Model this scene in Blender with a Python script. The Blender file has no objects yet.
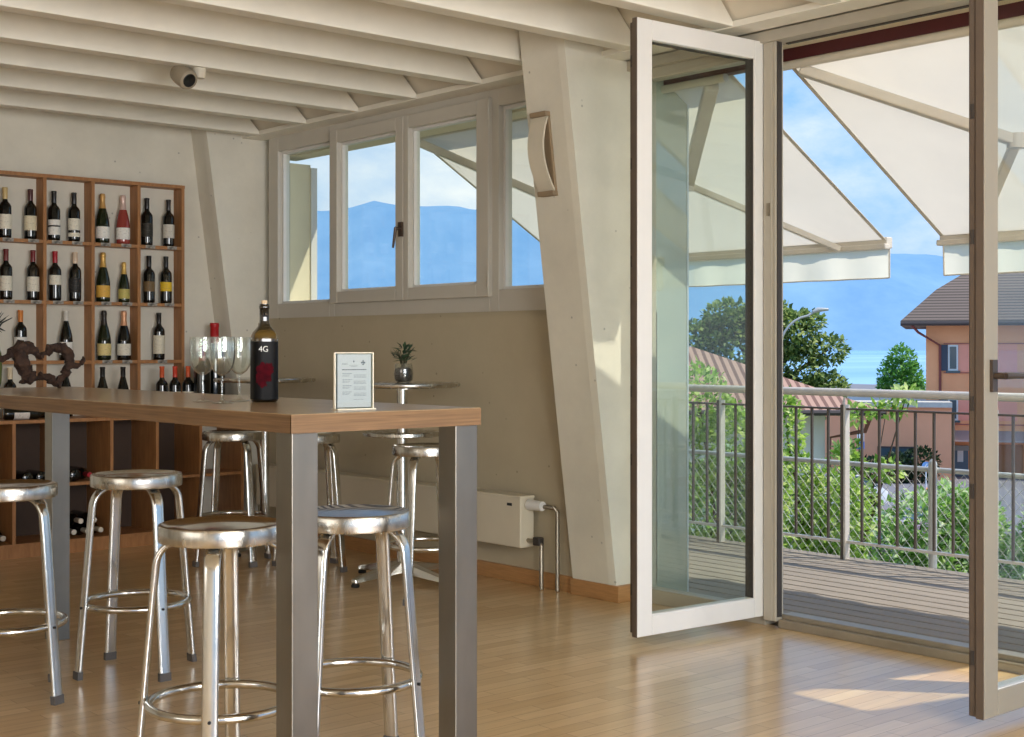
import bpy, bmesh, math, random
from mathutils import Vector, Matrix, noise
R = math.radians
PI = math.pi
random.seed(7)
scn = bpy.context.scene
COL = scn.collection
TH = R(40.8194)          # camera heading measured from the facade line
S_, C_ = math.sin(TH), math.cos(TH)

# ------------------------------------------------------------------ materials
def lin(c):
    o = []
    for v in c[:3]:
        v = v / 255.0
        o.append(v / 12.92 if v <= 0.04045 else ((v + 0.055) / 1.055) ** 2.4)
    return (o[0], o[1], o[2], 1.0)

def newmat(name):
    m = bpy.data.materials.new(name)
    m.use_nodes = True
    nt = m.node_tree
    for n in list(nt.nodes):
        nt.nodes.remove(n)
    out = nt.nodes.new('ShaderNodeOutputMaterial')
    return m, nt, out

def nd(nt, typ, **kw):
    n = nt.nodes.new(typ)
    for k, v in kw.items():
        if k.startswith('_'):
            setattr(n, k[1:], v)
        else:
            n.inputs[k].default_value = v
    return n

def pmat(name, col, rough=0.5, metal=0.0, var=0.0, scale=6.0, col2=None, bump=0.0, bscale=40.0,
         coat=0.0, trans=0.0, spec=0.5, stretch=None, detail=4.0, emit=0.0, rvar=0.0):
    m, nt, out = newmat(name)
    b = nd(nt, 'ShaderNodeBsdfPrincipled')
    b.inputs['Roughness'].default_value = rough
    b.inputs['Metallic'].default_value = metal
    b.inputs['Coat Weight'].default_value = coat
    b.inputs['Coat Roughness'].default_value = 0.08
    b.inputs['Specular IOR Level'].default_value = spec
    b.inputs['Transmission Weight'].default_value = trans
    if emit:
        b.inputs['Emission Color'].default_value = lin(col)
        b.inputs['Emission Strength'].default_value = emit
    c1 = lin(col)
    tc = nd(nt, 'ShaderNodeTexCoord')
    mp = nd(nt, 'ShaderNodeMapping')
    if stretch:
        mp.inputs['Scale'].default_value = stretch
    nt.links.new(tc.outputs['Object'], mp.inputs['Vector'])
    if var > 0 or col2:
        nz = nd(nt, 'ShaderNodeTexNoise', Scale=scale, Detail=detail, Roughness=0.6)
        nt.links.new(mp.outputs[0], nz.inputs['Vector'])
        rp = nd(nt, 'ShaderNodeValToRGB')
        rp.color_ramp.elements[0].position = 0.3
        rp.color_ramp.elements[1].position = 0.7
        if col2:
            a, z = c1, lin(col2)
        else:
            a = tuple(x * (1 - var) for x in c1[:3]) + (1,)
            z = tuple(min(1, x * (1 + var)) for x in c1[:3]) + (1,)
        rp.color_ramp.elements[0].color = a
        rp.color_ramp.elements[1].color = z
        nt.links.new(nz.outputs['Fac'], rp.inputs['Fac'])
        nt.links.new(rp.outputs['Color'], b.inputs['Base Color'])
        if rvar:
            mr = nd(nt, 'ShaderNodeMapRange')
            mr.inputs['To Min'].default_value = max(0.02, rough - rvar)
            mr.inputs['To Max'].default_value = rough + rvar
            nt.links.new(nz.outputs['Fac'], mr.inputs['Value'])
            nt.links.new(mr.outputs[0], b.inputs['Roughness'])
    else:
        b.inputs['Base Color'].default_value = c1
    if bump > 0:
        nb = nd(nt, 'ShaderNodeTexNoise', Scale=bscale, Detail=6.0)
        nt.links.new(mp.outputs[0], nb.inputs['Vector'])
        bp = nd(nt, 'ShaderNodeBump', Strength=bump, Distance=0.01)
        nt.links.new(nb.outputs['Fac'], bp.inputs['Height'])
        nt.links.new(bp.outputs[0], b.inputs['Normal'])
    nt.links.new(b.outputs[0], out.inputs[0])
    return m

def concrete(name, col, var=0.07):
    """painted board-marked concrete with small blow holes"""
    m, nt, out = newmat(name)
    b = nd(nt, 'ShaderNodeBsdfPrincipled', Roughness=0.75)
    b.inputs['Specular IOR Level'].default_value = 0.3
    tc = nd(nt, 'ShaderNodeTexCoord')
    nz = nd(nt, 'ShaderNodeTexNoise', Scale=2.2, Detail=8.0, Roughness=0.65)
    nt.links.new(tc.outputs['Object'], nz.inputs['Vector'])
    rp = nd(nt, 'ShaderNodeValToRGB')
    c = lin(col)
    rp.color_ramp.elements[0].position = 0.3
    rp.color_ramp.elements[1].position = 0.75
    rp.color_ramp.elements[0].color = tuple(x * (1 - var * 1.6) for x in c[:3]) + (1,)
    rp.color_ramp.elements[1].color = tuple(min(1, x * (1 + var)) for x in c[:3]) + (1,)
    nt.links.new(nz.outputs['Fac'], rp.inputs['Fac'])
    vo = nd(nt, 'ShaderNodeTexVoronoi', Scale=9.0)
    nt.links.new(tc.outputs['Object'], vo.inputs['Vector'])
    mr = nd(nt, 'ShaderNodeMapRange')
    mr.inputs['From Min'].default_value = 0.03
    mr.inputs['From Max'].default_value = 0.075
    mr.inputs['To Min'].default_value = 0.55
    mr.inputs['To Max'].default_value = 1.0
    nt.links.new(vo.outputs['Distance'], mr.inputs['Value'])
    mx = nd(nt, 'ShaderNodeMix', _data_type='RGBA', _blend_type='MULTIPLY')
    mx.inputs['Factor'].default_value = 1.0
    nt.links.new(rp.outputs['Color'], mx.inputs[6])
    nt.links.new(mr.outputs[0], mx.inputs[7])
    nt.links.new(mx.outputs[2], b.inputs['Base Color'])
    bp = nd(nt, 'ShaderNodeBump', Strength=0.25, Distance=0.01)
    nt.links.new(nz.outputs['Fac'], bp.inputs['Height'])
    nt.links.new(bp.outputs[0], b.inputs['Normal'])
    nt.links.new(b.outputs[0], out.inputs[0])
    return m

def planks(name, c1, c2, cm, length, width, rough, mortar=0.0015, rotz=0.0, grain=(3, 40, 40), bump=0.1, coat=0.0):
    m, nt, out = newmat(name)
    b = nd(nt, 'ShaderNodeBsdfPrincipled', Roughness=rough)
    b.inputs['Coat Weight'].default_value = coat
    b.inputs['Coat Roughness'].default_value = 0.2
    tc = nd(nt, 'ShaderNodeTexCoord')
    mp = nd(nt, 'ShaderNodeMapping')
    mp.inputs['Rotation'].default_value = (0, 0, rotz)
    nt.links.new(tc.outputs['Object'], mp.inputs['Vector'])
    br = nd(nt, 'ShaderNodeTexBrick', _offset=0.37)
    br.inputs['Scale'].default_value = 1.0
    br.inputs['Mortar Size'].default_value = mortar
    br.inputs['Brick Width'].default_value = length
    br.inputs['Row Height'].default_value = width
    br.inputs['Color1'].default_value = lin(c1)
    br.inputs['Color2'].default_value = lin(c2)
    br.inputs['Mortar'].default_value = lin(cm)
    nt.links.new(mp.outputs[0], br.inputs['Vector'])
    mg = nd(nt, 'ShaderNodeMapping')
    mg.inputs['Scale'].default_value = grain
    nt.links.new(mp.outputs[0], mg.inputs['Vector'])
    nz = nd(nt, 'ShaderNodeTexNoise', Scale=1.0, Detail=5.0, Roughness=0.6)
    nt.links.new(mg.outputs[0], nz.inputs['Vector'])
    mr = nd(nt, 'ShaderNodeMapRange')
    mr.inputs['To Min'].default_value = 0.72
    mr.inputs['To Max'].default_value = 1.2
    nt.links.new(nz.outputs['Fac'], mr.inputs['Value'])
    mx = nd(nt, 'ShaderNodeMix', _data_type='RGBA', _blend_type='MULTIPLY')
    mx.inputs['Factor'].default_value = 1.0
    nt.links.new(br.outputs['Color'], mx.inputs[6])
    nt.links.new(mr.outputs[0], mx.inputs[7])
    nt.links.new(mx.outputs[2], b.inputs['Base Color'])
    bp = nd(nt, 'ShaderNodeBump', Strength=bump, Distance=0.004)
    nt.links.new(nz.outputs['Fac'], bp.inputs['Height'])
    nt.links.new(bp.outputs[0], b.inputs['Normal'])
    nt.links.new(b.outputs[0], out.inputs[0])
    return m

def glassmat(name, tint=(250, 253, 250), veil=0.0, refl=1.0, veilcol=(200, 210, 205)):
    """flat architectural glass: fresnel mix of clear transmission and mirror reflection"""
    m, nt, out = newmat(name)
    tr = nd(nt, 'ShaderNodeBsdfTransparent')
    tr.inputs['Color'].default_value = lin(tint)
    gl = nd(nt, 'ShaderNodeBsdfGlossy')
    gl.inputs['Roughness'].default_value = 0.0
    lw = nd(nt, 'ShaderNodeLayerWeight', Blend=0.5)
    pw = nd(nt, 'ShaderNodeMath', _operation='POWER'); pw.inputs[1].default_value = 5.0
    nt.links.new(lw.outputs['Facing'], pw.inputs[0])
    ma = nd(nt, 'ShaderNodeMath', _operation='MULTIPLY_ADD'); ma.inputs[1].default_value = 0.96 * refl; ma.inputs[2].default_value = 0.04 * refl
    nt.links.new(pw.outputs[0], ma.inputs[0])
    mu = ma
    mx = nd(nt, 'ShaderNodeMixShader')
    nt.links.new(mu.outputs[0], mx.inputs[0])
    nt.links.new(tr.outputs[0], mx.inputs[1])
    nt.links.new(gl.outputs[0], mx.inputs[2])
    last = mx
    if veil > 0:
        df = nd(nt, 'ShaderNodeBsdfDiffuse')
        df.inputs['Color'].default_value = lin(veilcol)
        m2 = nd(nt, 'ShaderNodeMixShader')
        m2.inputs[0].default_value = veil
        nt.links.new(mx.outputs[0], m2.inputs[1])
        nt.links.new(df.outputs[0], m2.inputs[2])
        last = m2
    nt.links.new(last.outputs[0], out.inputs[0])
    return m

def fabricmat(name, col, transl=0.5):
    m, nt, out = newmat(name)
    df = nd(nt, 'ShaderNodeBsdfDiffuse')
    tl = nd(nt, 'ShaderNodeBsdfTranslucent')
    tc = nd(nt, 'ShaderNodeTexCoord')
    nz = nd(nt, 'ShaderNodeTexNoise', Scale=2.0, Detail=5.0)
    nt.links.new(tc.outputs['Object'], nz.inputs['Vector'])
    rp = nd(nt, 'ShaderNodeValToRGB')
    c = lin(col)
    rp.color_ramp.elements[0].position = 0.35
    rp.color_ramp.elements[1].position = 0.65
    rp.color_ramp.elements[0].color = tuple(x * 0.93 for x in c[:3]) + (1,)
    rp.color_ramp.elements[1].color = c
    nt.links.new(nz.outputs['Fac'], rp.inputs['Fac'])
    nt.links.new(rp.outputs[0], df.inputs['Color'])
    nt.links.new(rp.outputs[0], tl.inputs['Color'])
    mx = nd(nt, 'ShaderNodeMixShader')
    mx.inputs[0].default_value = transl
    nt.links.new(df.outputs[0], mx.inputs[1])
    nt.links.new(tl.outputs[0], mx.inputs[2])
    nt.links.new(mx.outputs[0], out.inputs[0])
    return m

def leafmat(name, cols, transl=0.35):
    m, nt, out = newmat(name)
    ge = nd(nt, 'ShaderNodeNewGeometry')
    rp = nd(nt, 'ShaderNodeValToRGB')
    els = rp.color_ramp.elements
    while len(els) < len(cols):
        els.new(0.5)
    for i, c in enumerate(cols):
        els[i].position = i / (len(cols) - 1)
        els[i].color = lin(c)
    nt.links.new(ge.outputs['Random Per Island'], rp.inputs['Fac'])
    df = nd(nt, 'ShaderNodeBsdfPrincipled', Roughness=0.5)
    tl = nd(nt, 'ShaderNodeBsdfTranslucent')
    nt.links.new(rp.outputs[0], df.inputs['Base Color'])
    nt.links.new(rp.outputs[0], tl.inputs['Color'])
    mx = nd(nt, 'ShaderNodeMixShader')
    mx.inputs[0].default_value = transl
    nt.links.new(df.outputs[0], mx.inputs[1])
    nt.links.new(tl.outputs[0], mx.inputs[2])
    nt.links.new(mx.outputs[0], out.inputs[0])
    return m

def stripemat(name, col, line, freq, axis=2, duty=0.5, metal=0.0, rough=0.6):
    m, nt, out = newmat(name)
    b = nd(nt, 'ShaderNodeBsdfPrincipled', Roughness=rough, Metallic=metal)
    tc = nd(nt, 'ShaderNodeTexCoord')
    sp = nd(nt, 'ShaderNodeSeparateXYZ')
    nt.links.new(tc.outputs['Object'], sp.inputs[0])
    mu = nd(nt, 'ShaderNodeMath', _operation='MULTIPLY')
    mu.inputs[1].default_value = freq
    nt.links.new(sp.outputs[axis], mu.inputs[0])
    f = nd(nt, 'ShaderNodeMath', _operation='FRACT')
    nt.links.new(mu.outputs[0], f.inputs[0])
    gt = nd(nt, 'ShaderNodeMath', _operation='GREATER_THAN')
    gt.inputs[1].default_value = duty
    nt.links.new(f.outputs[0], gt.inputs[0])
    mx = nd(nt, 'ShaderNodeMix', _data_type='RGBA')
    nt.links.new(gt.outputs[0], mx.inputs['Factor'])
    mx.inputs[6].default_value = lin(col)
    mx.inputs[7].default_value = lin(line)
    nt.links.new(mx.outputs[2], b.inputs['Base Color'])
    bp = nd(nt, 'ShaderNodeBump', Strength=0.4, Distance=0.003)
    nt.links.new(f.outputs[0], bp.inputs['Height'])
    nt.links.new(bp.outputs[0], b.inputs['Normal'])
    nt.links.new(b.outputs[0], out.inputs[0])
    return m

M = {}
M['wall'] = concrete('painted_concrete', (224, 219, 205))
M['wall_low'] = concrete('parapet_concrete', (190, 178, 152), 0.05)  # wall concrete made darker and browner: back-lit shade put into the colour
M['pier'] = concrete('pier_concrete', (226, 221, 207))
M['beam'] = pmat('beam_paint', (238, 233, 220), 0.6, var=0.05, scale=3.0, bump=0.05)
M['ceil'] = pmat('ceiling_paint', (222, 214, 198), 0.7, var=0.04, scale=2.0)
M['floor'] = planks('oak_parquet', (222, 190, 142), (200, 164, 114), (164, 128, 84), 0.42, 0.07, 0.30, coat=0.7, bump=0.04)
M['deck'] = planks('weathered_decking', (148, 138, 126), (124, 114, 104), (78, 70, 64), 2.4, 0.5, 0.75, rotz=R(90), grain=(4, 60, 60), bump=0.3)
M['oakbase'] = pmat('oak_baseboard', (178, 132, 84), 0.45, var=0.15, scale=5, stretch=(2, 2, 25))
M['tabletop'] = pmat('oak_laminate_top', (166, 140, 106), 0.3, col2=(148, 122, 88), scale=3.0, stretch=(22, 1.2, 22), coat=0.3)
M['tableedge'] = pmat('plywood_edge', (134, 103, 70), 0.55, col2=(100, 74, 48), scale=2.0, stretch=(2, 2, 90))
M['shelf'] = pmat('shelf_wood', (178, 126, 78), 0.5, col2=(150, 102, 60), scale=3.0, stretch=(14, 14, 2))
M['steel'] = pmat('brushed_steel', (140, 135, 126), 0.34, 1.0, var=0.12, scale=5, stretch=(1, 1, 0.4), rvar=0.08)
M['alu'] = pmat('polished_aluminium', (208, 207, 203), 0.17, 1.0, var=0.05, scale=14, rvar=0.08)
M['alu_rim'] = pmat('brushed_aluminium_rim', (200, 197, 190), 0.25, 1.0, var=0.25, scale=28, stretch=(1, 1, 0.3), rvar=0.12)
M['alu_seat'] = pmat('spun_aluminium_seat', (214, 212, 206), 0.13, 1.0, var=0.03)
M['alu_rib'] = stripemat('ribbed_aluminium_seat', (214, 220, 232), (120, 132, 156), 42, axis=0, duty=0.55, metal=0.9, rough=0.28)  # ribs, with their blue-white reflections put into the stripe colours
M['rubber'] = pmat('black_rubber', (26, 25, 24), 0.7)
M['frame'] = pmat('window_frame_paint', (200, 195, 184), 0.42, var=0.02)
M['framew'] = pmat('white_frame_lacquer', (226, 224, 220), 0.35, var=0.02)
M['frameb'] = pmat('brown_frame_edge', (92, 79, 68), 0.5, var=0.08)
M['gasket'] = pmat('black_gasket', (58, 52, 48), 0.6)
M['thresh'] = pmat('threshold_metal', (150, 140, 124), 0.4, 0.3, var=0.1, scale=8)
M['glass'] = glassmat('window_glass', (249, 252, 249))
M['finglass'] = pmat('glazed_fin_panel', (168, 174, 162), 0.06, var=0.05, scale=1.5, coat=1.0, spec=1.0)
M['maroon'] = pmat('maroon_steel', (72, 22, 26), 0.5, var=0.1)
M['cream'] = pmat('cream_render', (226, 216, 188), 0.8, var=0.05, scale=3)
M['black'] = pmat('black_plastic', (18, 17, 17), 0.35)
M['chrome'] = pmat('chrome', (215, 215, 215), 0.12, 1.0)
M['fabric'] = fabricmat('awning_canvas', (230, 223, 210), 0.44)
M['valance'] = fabricmat('valance_canvas', (250, 244, 228), 0.85)
M['awnmetal'] = pmat('awning_arm_metal', (206, 196, 180), 0.45, 0.0, var=0.06)
M['radiator'] = pmat('radiator_enamel', (214, 204, 182), 0.4, var=0.02)
M['pipe'] = pmat('pipe_metal', (150, 140, 125), 0.35, 0.8)
M['plaster'] = pmat('sconce_plaster', (214, 206, 188), 0.7, var=0.04)
M['plaster_dark'] = pmat('shaded_plaster', (150, 130, 104), 0.6)  # sconce plaster darkened: the shade inside the light put into the colour
M['rail'] = pmat('galvanised_rail', (206, 198, 188), 0.45, 0.2, var=0.08, scale=10)
M['balu'] = pmat('dark_baluster', (92, 82, 74), 0.5, 0.3)
M['handle'] = pmat('dark_handle_metal', (92, 80, 72), 0.35, 0.7)
M['framet'] = pmat('taupe_frame_paint', (176, 168, 153), 0.45, var=0.02)
M['frame_shaded'] = pmat('shaded_frame_paint', (142, 135, 121), 0.45, var=0.02)  # leaf paint darkened: shade on its room side put into the colour
M['galv'] = pmat('galvanised_wire', (196, 196, 190), 0.45, 0.4)

# ------------------------------------------------------------------ mesh builder
class MB:
    def __init__(s):
        s.v, s.f, s.mi = [], [], []
    def add(s, vs, fs, mi=0):
        o = len(s.v)
        s.v += [tuple(v) for v in vs]
        for f in fs:
            s.f.append(tuple(i + o for i in f)); s.mi.append(mi)
        return s
    def box(s, x0, x1, y0, y1, z0, z1, mi=0):
        vs = [(x0, y0, z0), (x1, y0, z0), (x1, y1, z0), (x0, y1, z0), (x0, y0, z1), (x1, y0, z1), (x1, y1, z1), (x0, y1, z1)]
        return s.add(vs, [(0, 3, 2, 1), (4, 5, 6, 7), (0, 1, 5, 4), (1, 2, 6, 5), (2, 3, 7, 6), (3, 0, 4, 7)], mi)
    def bar(s, a, b, w, h, up=(0, 0, 1), mi=0):
        a, b = Vector(a), Vector(b)
        d = (b - a).normalized()
        u = Vector(up)
        x = d.cross(u)
        if x.length < 1e-5:
            x = d.cross(Vector((1, 0, 0)))
        x.normalize(); y = x.cross(d).normalized()
        vs = []
        for p in (a, b):
            for sx, sy in ((-1, -1), (1, -1), (1, 1), (-1, 1)):
                vs.append(p + x * (w / 2 * sx) + y * (h / 2 * sy))
        return s.add(vs, [(0, 1, 2, 3), (7, 6, 5, 4), (0, 4, 5, 1), (1, 5, 6, 2), (2, 6, 7, 3), (3, 7, 4, 0)], mi)
    def tube(s, pts, r, n=10, closed=False, cap=True, ry=None, nrm=None, mi=0):
        """sweep a circle (or ellipse r x ry, ry along the given normal) along pts"""
        pts = [Vector(p) for p in pts]
        m = len(pts)
        rs = r if isinstance(r, (list, tuple)) else [r] * m
        rings = []
        prev = Vector(nrm) if nrm else None
        for i, p in enumerate(pts):
            if closed:
                t = pts[(i + 1) % m] - pts[i - 1]
            else:
                t = pts[min(i + 1, m - 1)] - pts[max(i - 1, 0)]
            t.normalize()
            if prev is None:
                prev = Vector((0, 0, 1)) if abs(t.z) < 0.9 else Vector((1, 0, 0))
            u = (prev - t * prev.dot(t)).normalized()
            w = t.cross(u)
            if not nrm:
                prev = u
            ring = []
            for k in range(n):
                a = 2 * PI * k / n
                ring.append(p + u * (math.cos(a) * (ry if ry else rs[i])) + w * (math.sin(a) * rs[i]))
            rings.append(ring)
        vs = [v for ring in rings for v in ring]
        fs = []
        for i in range(m if closed else m - 1):
            j = (i + 1) % m
            for k in range(n):
                l = (k + 1) % n
                fs.append((i * n + k, i * n + l, j * n + l, j * n + k))
        if cap and not closed:
            fs.append(tuple(range(n - 1, -1, -1)))
            fs.append(tuple((m - 1) * n + k for k in range(n)))
        return s.add(vs, fs, mi)
    def lathe(s, prof, n=24, c=(0, 0, 0), a0=0.0, a1=None, sq=None, mi=0):
        """revolve (r,z) profile about z; partial arc if a1 given; sq = superellipse exponent"""
        full = a1 is None
        cnt = n if full else n + 1
        vs, fs = [], []
        for r, z in prof:
            for k in range(cnt):
                a = 2 * PI * k / n if full else a0 + (a1 - a0) * k / n
                q = 1.0
                if sq:
                    q = (abs(math.cos(a)) ** sq + abs(math.sin(a)) ** sq) ** (-1.0 / sq)
                vs.append((c[0] + r * q * math.cos(a), c[1] + r * q * math.sin(a), c[2] + z))
        for i in range(len(prof) - 1):
            for k in range(n):
                l = (k + 1) % cnt if full else k + 1
                fs.append((i * cnt + k, i * cnt + l, (i + 1) * cnt + l, (i + 1) * cnt + k))
        return s.add(vs, fs, mi)
    def prism(s, pts, z0, z1, mi=0):
        n = len(pts)
        vs = [(x, y, z0) for x, y in pts] + [(x, y, z1) for x, y in pts]
        fs = [tuple(range(n - 1, -1, -1)), tuple(range(n, 2 * n))]
        for i in range(n):
            j = (i + 1) % n
            fs.append((i, j, n + j, n + i))
        return s.add(vs, fs, mi)
    def loft(s, secs, mi=0):
        n = len(secs[0])
        vs = [p for sec in secs for p in sec]
        fs = [tuple(range(n - 1, -1, -1)), tuple((len(secs) - 1) * n + k for k in range(n))]
        for i in range(len(secs) - 1):
            for k in range(n):
                l = (k + 1) % n
                fs.append((i * n + k, i * n + l, (i + 1) * n + l, (i + 1) * n + k))
        return s.add(vs, fs, mi)
    def build(s, name, mats, parent=None, smooth=None, loc=None, rotz=0.0, bevel=0.0):
        me = bpy.data.meshes.new(name)
        me.from_pydata(s.v, [], s.f)
        if not isinstance(mats, (list, tuple)):
            mats = [mats]
        for m in mats:
            me.materials.append(m)
        if len(mats) > 1:
            me.polygons.foreach_set('material_index', s.mi)
        bm = bmesh.new(); bm.from_mesh(me)
        bmesh.ops.recalc_face_normals(bm, faces=bm.faces)
        bm.to_mesh(me); bm.free()
        if smooth is not None:
            me.polygons.foreach_set('use_smooth', [True] * len(me.polygons))
            me.set_sharp_from_angle(angle=R(smooth))
        o = bpy.data.objects.new(name, me)
        COL.objects.link(o)
        if parent:
            o.parent = parent
        if loc is not None:
            o.location = loc
        o.rotation_euler = (0, 0, rotz)
        if bevel:
            b = o.modifiers.new('Bevel', 'BEVEL')
            b.width = bevel; b.segments = 2; b.limit_method = 'ANGLE'
        return o

def tag(o, label=None, cat=None, group=None, kind=None):
    if label: o['label'] = label
    if cat: o['category'] = cat
    if group: o['group'] = group
    if kind: o['kind'] = kind
    return o

def empty(name, loc=(0, 0, 0), rotz=0.0, **kw):
    o = bpy.data.objects.new(name, None)
    o.empty_display_size = 0.1
    COL.objects.link(o)
    o.location = loc
    o.rotation_euler = (0, 0, rotz)
    return tag(o, **kw)

def copy_tree(o, parent=None):
    kids = [c for c in bpy.data.objects if c.parent == o]
    c = o.copy()
    COL.objects.link(c)
    c.parent = parent
    for k in kids:
        copy_tree(k, c)
    return c

def struct(mb, name, mat, smooth=None, bevel=0.0):
    return tag(mb.build(name, mat, smooth=smooth, bevel=bevel), kind='structure')

def ext(l, d, z):
    """place a thing outdoors by its distance d and sideways offset l from the viewpoint's axis"""
    return (S_ * d + C_ * l, C_ * d - S_ * l, z)

# ================================================================== SETTING
BW = 8.87        # back wall
FX = 5.08        # inside face of the parapet
struct(MB().box(-3.0, 5.2, -2.2, 9.1, -0.25, 0.0), 'floor', M['floor'])
struct(MB().box(-3.0, 5.3, BW, 9.15, 0, 3.3), 'wall_back', M['wall'])
struct(MB().box(-3.2, -3.0, -2.2, 9.15, 0, 3.3), 'wall_left', M['wall'])
struct(MB().box(FX, 5.3, 5.35, BW, 0, 1.49).box(FX + 0.02, 5.3, 5.35, BW, 1.49, 1.52), 'wall_facade', M['wall_low'])
struct(MB().box(-3.2, 4.7, -2.2, 9.15, 3.12, 3.3), 'ceiling', M['ceil'])
# sloping roof lining behind the beam ends
struct(MB().add([(4.98, -2.2, 2.82), (4.98, BW, 2.82), (4.65, BW, 3.15), (4.65, -2.2, 3.15), (5.35, -2.2, 2.83), (5.35, BW, 2.83), (5.35, BW, 3.3), (5.35, -2.2, 3.3), (4.65, BW, 3.3), (4.65, -2.2, 3.3)],
                [(0, 1, 2, 3), (0, 4, 5, 1), (4, 7, 6, 5), (3, 2, 8, 9), (9, 8, 6, 7), (0, 3, 9, 7, 4), (1, 5, 6, 8, 2)]), 'wall_upper', M['ceil'])
struct(MB().box(4.95, 5.12, -2.2, BW, 2.795, 2.824), 'trim_1', M['beam'])
# beams across the room, ends cut to the roof slope
for k in range(18):
    y = 8.43 - 0.609 * k
    if y < -2.2: break
    pts = [(-3.0, 2.80), (4.975, 2.80), (4.655, 3.13), (-3.0, 3.13)]
    mb = MB()
    mb.loft([[(x, y, z) for x, z in pts], [(x, y + 0.10, z) for x, z in pts]])
    struct(mb, 'beam', M['beam'], bevel=0.004)
# tapering concrete portal piers
def pier(y0, y1, x0, slope, xo, ztop):
    secs = []
    for i in range(9):
        z = ztop * i / 8
        xi = x0 - slope * z
        secs.append([(xo, y0, z), (xi + 0.006, y0, z), (xi, y0 + 0.045, z), (xi, y1, z), (xo, y1, z)])
    return struct(MB().loft(secs), 'pier', M['pier'])
pier(5.03, 5.35, 5.06, 0.1335, 5.32, 3.125)
pier(8.66, BW + 0.05, 5.05, 0.137, 5.32, 3.125)
# baseboards
struct(MB().box(FX - 0.018, FX + 0.01, 5.36, 8.55, 0, 0.085), 'baseboard_facade', M['oakbase'], bevel=0.003)
struct(MB().prism([(5.06 - 0.02, 5.0), (5.20, 5.0), (5.20, 5.03), (5.064, 5.03), (5.064, 5.36), (5.04, 5.36)], 0, 0.085), 'baseboard_pier', M['oakbase'], bevel=0.003)
struct(MB().box(-3.0, 4.99, BW - 0.018, BW, 0, 0.085), 'baseboard_back', M['oakbase'])

# ---------------------------------------------------------------- window strip above the parapet
def ring_frame(mb, y0, y1, z0, z1, holes, x0, x1):
    """flat frame panel in a plane of constant X with rectangular holes side by side"""
    holes = sorted(holes)
    ys = y0
    for a, b, c, d in holes:
        mb.box(x0, x1, ys, a, z0, z1)
        mb.box(x0, x1, a, b, z0, c)
        mb.box(x0, x1, a, b, d, z1)
        ys = b
    mb.box(x0, x1, ys, y1, z0, z1)
    return mb
win = empty('window_1', (0, 0, 0), kind='structure')
ring_frame(MB(), 5.352, 8.549, 1.515, 2.80, [(5.42, 6.02, 1.645, 2.695), (6.10, 7.71, 1.63, 2.73), (7.77, 8.425, 1.62, 2.692)], 5.10, 5.19).build('window_frame', M['frame'], win, bevel=0.004)
def pane_beads(mb, y0, y1, z0, z1, x0, x1, w=0.018):
    mb.box(x0, x1, y0, y0 + w, z0, z1).box(x0, x1, y1 - w, y1, z0, z1)
    mb.box(x0, x1, y0 + w, y1 - w, z0, z0 + w).box(x0, x1, y0 + w, y1 - w, z1 - w, z1)
for (a, b, c, d) in ((5.42, 6.02, 1.645, 2.695), (7.77, 8.425, 1.62, 2.692)):
    mb = MB(); pane_beads(mb, a, b, c, d, 5.135, 5.185)
    mb.build('glazing_bead', M['framew'], win)
    MB().box(5.155, 5.163, a, b, c, d).build('pane', M['glass'], win)
for (ya, yb, hy0, hy1) in ((6.905, 7.726, 6.984, 7.636), (6.078, 6.901, 6.189, 6.848)):
    sash = ring_frame(MB(), ya, yb, 1.605, 2.748, [(hy0, hy1, 1.682, 2.664)], 5.07, 5.15).build('sash', M['frame'], win, bevel=0.005)
    mb = MB(); pane_beads(mb, hy0, hy1, 1.682, 2.664, 5.105, 5.149, 0.016)
    mb.build('glazing_bead', M['framew'], sash)
    MB().box(5.122, 5.13, hy0, hy1, 1.682, 2.664).build('pane', M['glass'], sash)
for z in (1.66, 2.62):
    MB().tube([(5.062, 6.068, z), (5.062, 6.068, z + 0.09)], 0.009, 10).build('hinge', M['frame'], win, smooth=40)
hb = MB().box(5.058, 5.07, 6.898, 6.938, 2.0, 2.09)
hb.tube([(5.062, 6.918, 2.05), (5.025, 6.918, 2.05)], 0.011, 10)
hb.tube([(5.027, 6.918, 2.055), (5.022, 6.925, 2.0), (5.022, 6.94, 1.93)], [0.011, 0.009, 0.007], 10)
hb.build('window_handle', M['handle'], win, smooth=40)
# cassette strip over the glass outside
struct(MB().box(5.20, 5.36, 5.352, 8.60, 2.665, 2.83), 'wall_lintel', M['cream'])

# ---------------------------------------------------------------- balcony door
dr = empty('door_1', (0, 0, 0), kind='structure')
fm = MB()
fm.box(5.13, 5.25, 1.6, 5.029, 2.745, 2.795)            # head
fm.box(5.10, 5.25, 1.6, 5.029, 2.795, 2.835)
fm.box(5.152, 5.205, 4.078, 4.147, 0.03, 2.745)         # mullion
fm.box(5.146, 5.152, 4.096, 4.147, 0.03, 2.745).box(5.20, 5.25, 4.110, 4.165, 0.03, 2.745)
fm.box(5.17, 5.25, 4.93, 5.029, 0.0, 2.745)             # stile at the pier
fm.box(5.17, 5.25, 4.155, 4.93, 0.0, 0.075)             # rail under the fixed light
fm.box(5.17, 5.25, 4.155, 4.93, 2.69, 2.745)
fm.box(5.17, 5.25, 2.43, 2.50, 0.03, 2.745)             # right jamb
fm.build('door_frame', M['framet'], dr, bevel=0.004)
MB().box(5.160, 5.192, 4.073, 4.079, 0.05, 2.745).box(5.215, 5.235, 2.5, 4.069, 2.739, 2.745).box(5.19, 5.23, 4.155, 4.165, 0.075, 2.69).build('gasket', M['gasket'], dr)
MB().box(5.205, 5.213, 4.155, 4.93, 0.075, 2.69).build('pane', M['glass'], dr)
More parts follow.
